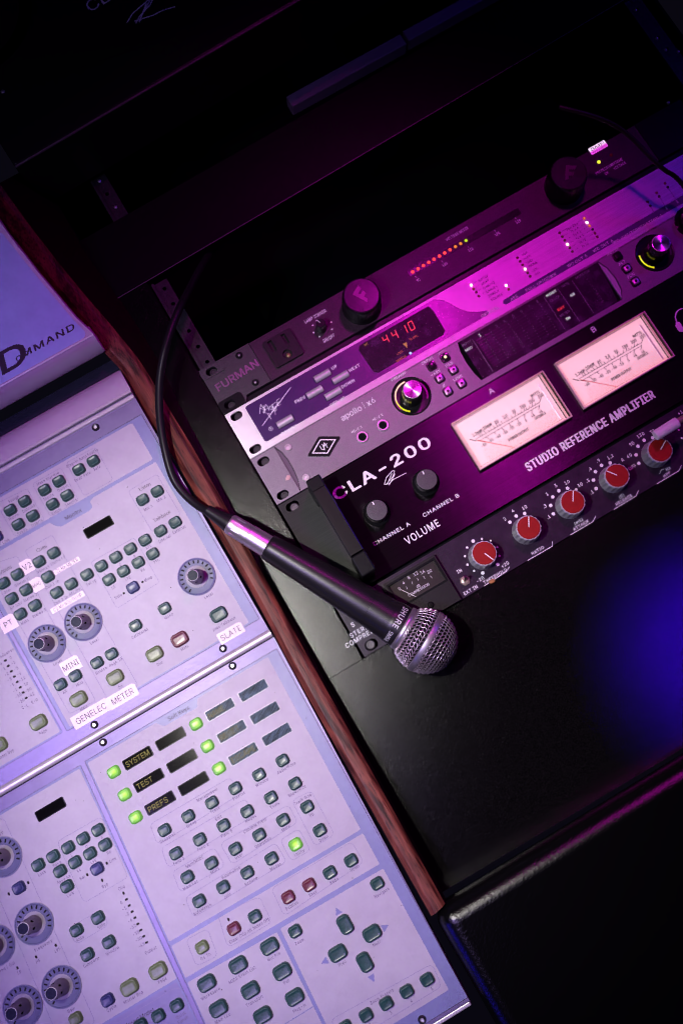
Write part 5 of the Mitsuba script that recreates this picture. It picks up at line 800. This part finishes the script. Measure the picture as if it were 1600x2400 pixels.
for i, dx in enumerate((0.0, 100.15)):
    x0, x1, y0, y1 = 160.7 + dx, 249.3 + dx, 83.1 + 0.3 * i, 128.8 + 0.3 * i
    k = num(pa + '__power_meter'); used[k] = 0
    scene_key = k
    wall = sbox(x0, y0, x1, y1).difference(sbox(x0 + 0.9, y0 + 0.9, x1 - 0.9, y1 - 0.9))
    m = plate(wall, 0, 4.6)
    add(k + '__frame', m, 'meter_edge')
    n_ = 9
    vs = np.array([(x0 + 1.3, y0 + 1.3, 1.8), (x1 - 1.3, y0 + 1.3, 1.8), (x1 - 1.3, y1 - 1.3, 1.8), (x0 + 1.3, y1 - 1.3, 1.8)])
    add(k + '__scale_plate', (vs, np.array([(0, 1, 2), (0, 2, 3)])), 'meter_plate', uv=np.array([(0, 0), (1, 0), (1, 1), (0, 1.0)]), emit=emitter(glow_tex, 0.08))
    add(k + '__cover', (vs + [0, 0, 2.6], np.array([(0, 1, 2), (0, 2, 3)])), 'pane')
    dy = 0.3 * i + 0.4
    ms = [mv(heavy(text(t, hh * 1.04, 0.62, True), 0.09, 0.07), x + dx, y + dy, lines_z) for t, x, y, hh, b in CL['mt']]
    ms += [stroke([(p[0] + dx, p[1] + dy) for p in ln], 0.5, 2.0) for ln in CL['ml']] + [stroke([(p[0] + dx, p[1] + dy) for p in ln], 0.5, 2.0) for ln in CL['tick']]
    ms += [stroke([(p[0] + dx, p[1] + dy) for p in CL['end']], 0.7, 2.0), stroke([(CL['need'][0][0] + dx, CL['need'][0][1] + dy), (CL['need'][0][0] + dx + 4.5, CL['need'][0][1] + dy - 3.6)], 0.8, 2.0)]
    add(k + '__scale_print', cat(ms), 'print_dark')
    add(k + '__needle', stroke([(CL['need'][0][0] + dx, CL['need'][0][1] + dy), (CL['need'][1][0] + dx, CL['need'][1][1] + 2.2 + dy)], 0.45, 2.9, 0.2), 'needle_red')
    add(k + '__hairline', cat([stroke([(x0 + 1.4, y0 + 2.6), (x1 - 1.4, y0 + 2.6)], 0.22, 2.0), stroke([(x0 + 2.6, y0 + 1.4), (x0 + 2.6, y1 - 1.4)], 0.22, 2.0)]), 'print_red')
    add(k + '__lens_ribs', cat([stroke([(x0 + 10, y0 + 4 + j * 1.15), (x1 - 6, y0 + 4 + j * 1.15)], 0.12, 1.82, 0.05) for j in range(9)]), 'print_orange', kind='stuff')
    add(k + '__side_light', cbox(x1 - 9.5, x1 - 8.6, y0 + 3, y1 - 8, 1.8, 2.6, 0.2), 'chrome')  # plain chrome strip inside the right edge
    for j in range(3): add(k + '__frame_rib', cbox(x1 - 2.1 - j * 1.5, x1 - 1.5 - j * 1.5, y0 + 1.4, y1 - 1.4, 1.9, 4.2 - j * 0.7, 0.15), ('comp_dial', 'meter_edge', 'comp_dial')[j])
    add(k + '__frame_rib', cbox(x0 + 1.4, x1 - 1.4, y1 - 2.6, y1 - 2.0, 1.9, 2.6, 0.15), 'print_line')
    
x, y = CL['head']
hd = []
a = np.radians(np.linspace(0, 180, 20)); 
hd.append(stroke([(8 * math.cos(t), 3 + 9 * math.sin(t)) for t in a], 1.0)); 
for s in (-1, 1): hd.append(plate(Polygon([(s * 6, -5), (s * 8.5, -6), (s * 11, -4), (s * 11, 2), (s * 8.5, 4), (s * 6, 3)]), 0, 0.06))
add(pa + '__headphone_symbol', mv(cat(hd), x + 4.5, y + 2, 0.0), 'print_white')
add(pa + '__slot_bolt', mv(lathe([(3.8, -3.6), (3.8, -2.5), (3.0, -2.0), (2.2, -2.0), (2.0, -2.8)], 20), CL['slot'][0] + 1, CL['slot'][1] - 1.4), 'bolt_dark')

# compressor
co = thing('compressor', 'dark rack compressor with a row of red capped knobs', 'rack unit')
g = sbox(2.0, 0.6, 484, 46.0).difference(slot(COSLOT[0], COSLOT[1], 11, 8.5))
add(co + '__front_panel', plate(g, -3, 0), 'comp_face')
add(co + '__gap_shadow', cbox(3, 484, 46.1, 48.8, -12, -8, 0.1), 'black_void')
for x, y in KNOB:
    k = add(co + '__knob', mv(lathe([(11.4, 0.2), (11.2, 1.2), (10.9, 2.2, 1), (10.3, 12.6, 1), (10.1, 13.2, 1)], 96, flute=16, depth=0.028), x, y), 'knob_grey', smooth=35)
    add(k + '__skirt', mv(lathe([(10.1, 13.0, 1), (10.05, 14.6, 1), (9.75, 15.3, 1), (9.2, 15.4)], 96, flute=16, depth=0.028), x, y), 'knob_clear', smooth=35)
    add(k + '__cap', mv(lathe([(9.25, 15.2), (9.2, 15.75), (8.8, 16.05), (0.1, 16.15)], 56), x, y), 'red_cap', smooth=30)
for (x, y), (p, q) in zip(KNOB, KPTR):
    d = np.array(q) - np.array([x, y]); d = d / np.linalg.norm(d)
    key = [k for k in scene if k.startswith(co + '__knob') and k.endswith('__cap')][KNOB.index([x, y])].rsplit('__', 1)[0]
    add(key + '__pointer', stroke([(x + d[0] * 0.6, y + d[1] * 0.6), (x + d[0] * 8.6, y + d[1] * 8.6)], 0.75, 16.12, 0.12), 'print_white')
for x, y, r in KDOT: add(co + '__scale_dot', mv(plate(Point(0, 0).buffer(r * 0.73), 0, 0.06), x, y), 'print_white')
for ln in KUND: add(co + '__printed_line', stroke(ln, 0.5, 0.0), 'print_white')
add(co + '__filter_symbol', stroke(HPFS[0], 0.4, 0.0), 'print_white')
words(co, COT, PM, 0.05)
for t, x, y in COEAR: add(co + '__lettering', mv(text(t, 3.6, 0.95, True), x, y, 0.05), 'print_white')
x, y = TOG
k = add(co + '__toggle_switch', cat([mv(lathe([(4.3, 0), (4.3, 1.6), (3.9, 2.0), (3.0, 2.0)], 6), x, y), mv(lathe([(3.1, 1.9), (3.0, 3.0), (2.0, 3.3), (1.8, 2.6)], 24), x, y)]), 'tan_metal', smooth=25)
add(k + '__lever', tube([(x, y, 2.4), (x + 0.4, y + 1.2, 7), (x + 0.7, y + 2.4, 11)], [0.9, 1.1, 1.35], 10), 'black_gloss', smooth=40)
mx0, mx1, my0, my1 = 44.0, 91.6, 0.9, 42.8
add(co + '__meter', cat([plate(sbox(mx0, my0, mx1, my1).difference(sbox(47.0, 20.6, 89.0, 39.2)), 0, 5.6)]), 'comp_frame')
kk = co + '__meter'
add(kk + '__bezel', cat([plate(sbox(45.4, 19.2, 90.4, 40.8).difference(sbox(47.0, 20.6, 89.0, 39.2)), 5.6, 6.5)]), 'black_gloss')
add(kk + '__dial', plate(sbox(46.6, 20.0, 89.4, 39.6), 3.0, 3.6), 'comp_dial')
add(kk + '__cover', plate(sbox(47.0, 20.6, 89.0, 39.2), 6.0, 6.02), 'pane') if False else None
vs = np.array([(47.0, 20.6, 6.1), (89.0, 20.6, 6.1), (89.0, 39.2, 6.1), (47.0, 39.2, 6.1)]); add(kk + '__cover', (vs, np.array([(0, 1, 2), (0, 2, 3)])), 'pane')
add(kk + '__scale_print', cat([mv(text(t, 2.6 if t not in ('dB', 'COMPRESSION') else 2.2, 0.9), x, y, 3.7) for t, x, y in COMET if t != 'COMPRESSION'] + [mv(text('COMPRESSION', 2.2, width=19), 66.5, 24.6, 3.7)] + [stroke([(x, y - 1.2), (x - 0.6 + 0.25 * i, y - 3.4)], 0.3, 3.62) for i, (x, y) in enumerate(COTICK)]), 'print_white')
add(kk + '__needle', stroke(CONEED, 0.45, 4.4, 0.2), 'print_white')
x, y = COSCR; add(kk + '__screw', cat([mv(lathe([(2.7, 5.6), (2.6, 6.6), (2.0, 7.1), (0.1, 7.2)], 20), x, y)]), 'black_gloss', smooth=30)
x, y = COSLOT; add(co + '__slot_bolt', mv(lathe([(4.0, -3.0), (4.0, -1.6), (3.2, -1.0), (2.4, -1.0), (2.2, -2.2)], 20), x - 0.6, y + 0.4), 'bolt_dark', smooth=30)
thing('orange_crumb', 'orange brown crumb stuck on the compressor under the first knob', 'crumb')
def crumb(s, seed):
    m = trimesh.creation.icosphere(subdivisions=2); v = m.vertices * (0.7 + 0.6 * meshkit.noise(m.vertices * 1.7 + seed)[:, None]); return (v * np.array(s), m.faces)
add('orange_crumb', mv(crumb((2.6, 1.7, 1.2), 3), *CRUMB[0], 0.6), 'crumb')
thing('torn_tape_scrap', 'small pinkish scrap of torn tape on the grey interface', 'tape scrap')
add('torn_tape_scrap', mv(crumb((2.4, 2.0, 0.8), 9), *CRUMB[1], 0.4, 20), 'crumb_pink')
# dust on glossy windows
sp = []
for i in range(170):
    x, y = rng.uniform(205, 250) if rng.random() < 0.7 else rng.uniform(205, 325), rng.uniform(149, 185)
    s = rng.uniform(0.06, 0.22); sp.append(mv(trimesh.creation.icosphere(subdivisions=0), x, y, 0.2, s=(s, s, 0.1)))
add(kd + '__dust', cat(sp), 'dust', kind='stuff')
sp = []
for i in range(150):
    x, y = rng.uniform(150, 245), rng.uniform(196, 226)
    s = rng.uniform(0.06, 0.2); sp.append(mv(trimesh.creation.icosphere(subdivisions=0), x, y, 0.3 if x > 200 else 0.75, s=(s, s, 0.1)))
sp = [s for s in sp if gi.contains(Point(*s[0].mean(0)[:2]))]
add(ck + '__dust', cat(sp), 'dust', kind='stuff')

# white plug lying on the compressor
thing('white_plug', 'white cylindrical cable plug hanging above the last red knob', 'plug')
p = [np.array(q) for q in PLUG]
add('white_plug__sleeve', tube([p[0], p[0] + (p[1] - p[0]) * 0.03, p[1] - (p[1] - p[0]) * 0.03, p[1]], [3.9, 4.3, 4.5, 4.2], 24), 'white_plastic', smooth=40)
add('white_plug__collar', tube([p[1] - (p[1] - p[0]) * .05, p[2], p[3]], [2.7, 2.7, 2.5], 18), 'tan_metal', smooth=40)
add('white_plug__cord', tube(spline([p[3], p[3] + (p[4] - p[3]) * 0.5 + [0, 2, 3], p[4]], 20), 1.9, 12), 'rubber', smooth=40)

# ------------------------------------------------------------------ microphone
mp = [np.array(q) for q in MIC]
A0, A6 = mp[1], mp[6]; ax = (A6 - A0) / np.linalg.norm(A6 - A0)
e1 = np.array([-ax[1], ax[0], 0]); e1 /= np.linalg.norm(e1); e2 = np.cross(e1, ax)
if e2[2] < 0: e2 = -e2
# right handed (e1, e2', ax)
e1 = e1 if e1[0] > 0 else -e1
hand = np.sign(np.dot(np.cross(e1, e2), ax))
def onax(m):
    v = np.asarray(m[0]); w = A0 + v[:, :1] * e1 + v[:, 1:2] * e2 + v[:, 2:] * ax
    f = np.asarray(m[1]); return (w, f if hand > 0 else f[:, ::-1])
mk_ = thing('microphone', 'black handheld vocal microphone with round woven silver grille', 'microphone')
BALL = 178.8
add(mk_ + '__body', onax(lathe([(8.5, 36.2), (10.0, 36.2), (10.5, 37.4), (10.7, 40), (13.6, 100), (15.1, 128.3), (14.95, 128.8), (15.15, 129.4), (16.0, 147), (16.6, 148.6), (16.8, 152), (16.9, 157.6), (15, 157.8)], 64)), 'mic_black', smooth=28)
add(mk_ + '__switch_seam', onax(mv(cbox(-0.5, 0.5, -0.4, 0.4, -3.5, 3.5, 0.1), 7.2, 13.4, 128.5)), 'black_void')
add(mk_ + '__collar_ring', onax(lathe([(15.5, 157.6), (17.2, 157.8), (17.9, 158.6), (18.3, 160.2), (18.0, 161.2), (18.4, 162.0), (18.9, 163.4), (18.2, 164.4), (16.0, 164.8)], 72)), 'mic_silver', smooth=35)
R_ = 25.0
th = lambda s: math.acos(max(-1, min(1, (s - BALL) / R_)))
add(mk_ + '__foam_core', onax(lathe([(max(0.05, 23.4 * math.sin(t)), BALL - 23.4 * math.cos(t)) for t in np.linspace(0.6, math.pi - 0.01, 30)], 40)), 'foam', smooth=True)
add(mk_ + '__grille_band', onax(lathe([(24.6, BALL - 2.6 + 0.6), (25.5, BALL - 1.9 + 0.6), (25.75, BALL + 0.6), (25.5, BALL + 1.9 + 0.6), (24.6, BALL + 2.6 + 0.6)], 80)), 'mic_silver', smooth=30)
wires = []
NM = 44
for half, (ta, tb) in (('a', (math.radians(48), math.radians(84))), ('b', (math.radians(96), math.radians(172)))):
    steps = int(round((tb - ta) * R_ / 1.85))
    for i in range(NM):
        tend = tb if i % 2 == 0 else min(tb, math.radians(150))
        ph0 = 2 * math.pi * i / NM; pts = []
        nst = max(3, int(round(steps * (tend - ta) / (tb - ta))))
        for j in range(nst + 1):
            t = ta + (tend - ta) * j / nst
            s = 1 if j % 2 else -1
            dphi = s * 0.85 / max(R_ * math.sin(t), 6) * (1 if i % 2 else 1)
            rr = R_ + 0.42 * s
            pts.append((rr * math.sin(t) * math.cos(ph0 + dphi), rr * math.sin(t) * math.sin(ph0 + dphi), BALL - rr * math.cos(t)))
        wires.append(tube(np.array(pts), 0.50, 5))
    nr = steps // 2
    for j in range(nr + 1):
        t = ta + (tb - ta) * (j + 0.5) / (nr + 1)
        n_ = 100; pts = [((R_ - 0.35 + 0.35 * math.cos(NM / 2 * p)) * math.sin(t) * math.cos(p), (R_ - 0.35 + 0.35 * math.cos(NM / 2 * p)) * math.sin(t) * math.sin(p), BALL - (R_ - 0.3) * math.cos(t)) for p in np.linspace(0, 2 * math.pi, n_)]
        wires.append(tube(np.array(pts), 0.42, 5))
add(mk_ + '__grille', onax(cat(wires)), 'grille_wire', smooth=True)
def wrap(t, cap, ph0, ph1, s0, r, bold=False):
    v, f = text(t, cap, width=(ph1 - ph0) * math.pi / 180 * r, bold=bold)
    ph = math.radians((ph0 + ph1) / 2) + v[:, 0] / r
    rr = r
    return (np.c_[rr * np.cos(ph), rr * np.sin(ph), s0 + v[:, 1]], f)
add(mk_ + '__lettering', onax(wrap('SHURE', 4.4, 36, 105, 153.0, 16.95, True)), 'mic_print')
add(mk_ + '__lettering', onax(wrap('SM58', 3.4, 118, 157, 152.6, 16.95)), 'mic_print')
# cable with connector
cb = thing('microphone_cable', 'black cable with silver connector plugged into the microphone', 'cable')
pts = spline(CABLE[:-1] + [list(A0 - ax * 17)], 160)
add(cb + '__cord', tube(pts, 3.25, 14), 'rubber', smooth=50)
add(cb + '__strain_relief', onax(lathe([(3.4, -20), (4.4, -19.6), (5.2, -12), (6.6, -3), (7.2, -1), (7.4, 1.5)], 32)), 'rubber', smooth=30)
add(cb + '__connector', onax(lathe([(6.8, 0.4), (7.7, 0.9), (8.3, 2.6), (8.5, 12), (8.7, 18.4), (8.4, 18.7), (8.4, 19.3), (8.8, 19.6), (9.1, 35.4), (8.8, 36.4), (8.0, 36.6)], 56)), 'xlr_silver', smooth=30)
gr_ = []
for ph in (38, 66, 94, 122, 150):
    b = rbox(2.2, 9.0, 1.0, -0.4, 0.55, 0.4, 3); v = b[0]
    a0_ = math.radians(ph); rr = 8.15 + v[:, 2]
    gr_.append((np.c_[rr * np.cos(a0_ + v[:, 0] / 8.5), rr * np.sin(a0_ + v[:, 0] / 8.5), 9.0 + v[:, 1]], b[1]))
add(cb + '__grip_ribs', onax(cat(gr_)), 'xlr_silver', smooth=30)
# second cable across the right of the rack
rc = thing('patch_cable', 'thin black cable hanging across the right end of the rack', 'cable')
add(rc, tube(spline(RCABLE, 80), 1.9, 12), 'rubber', smooth=50)
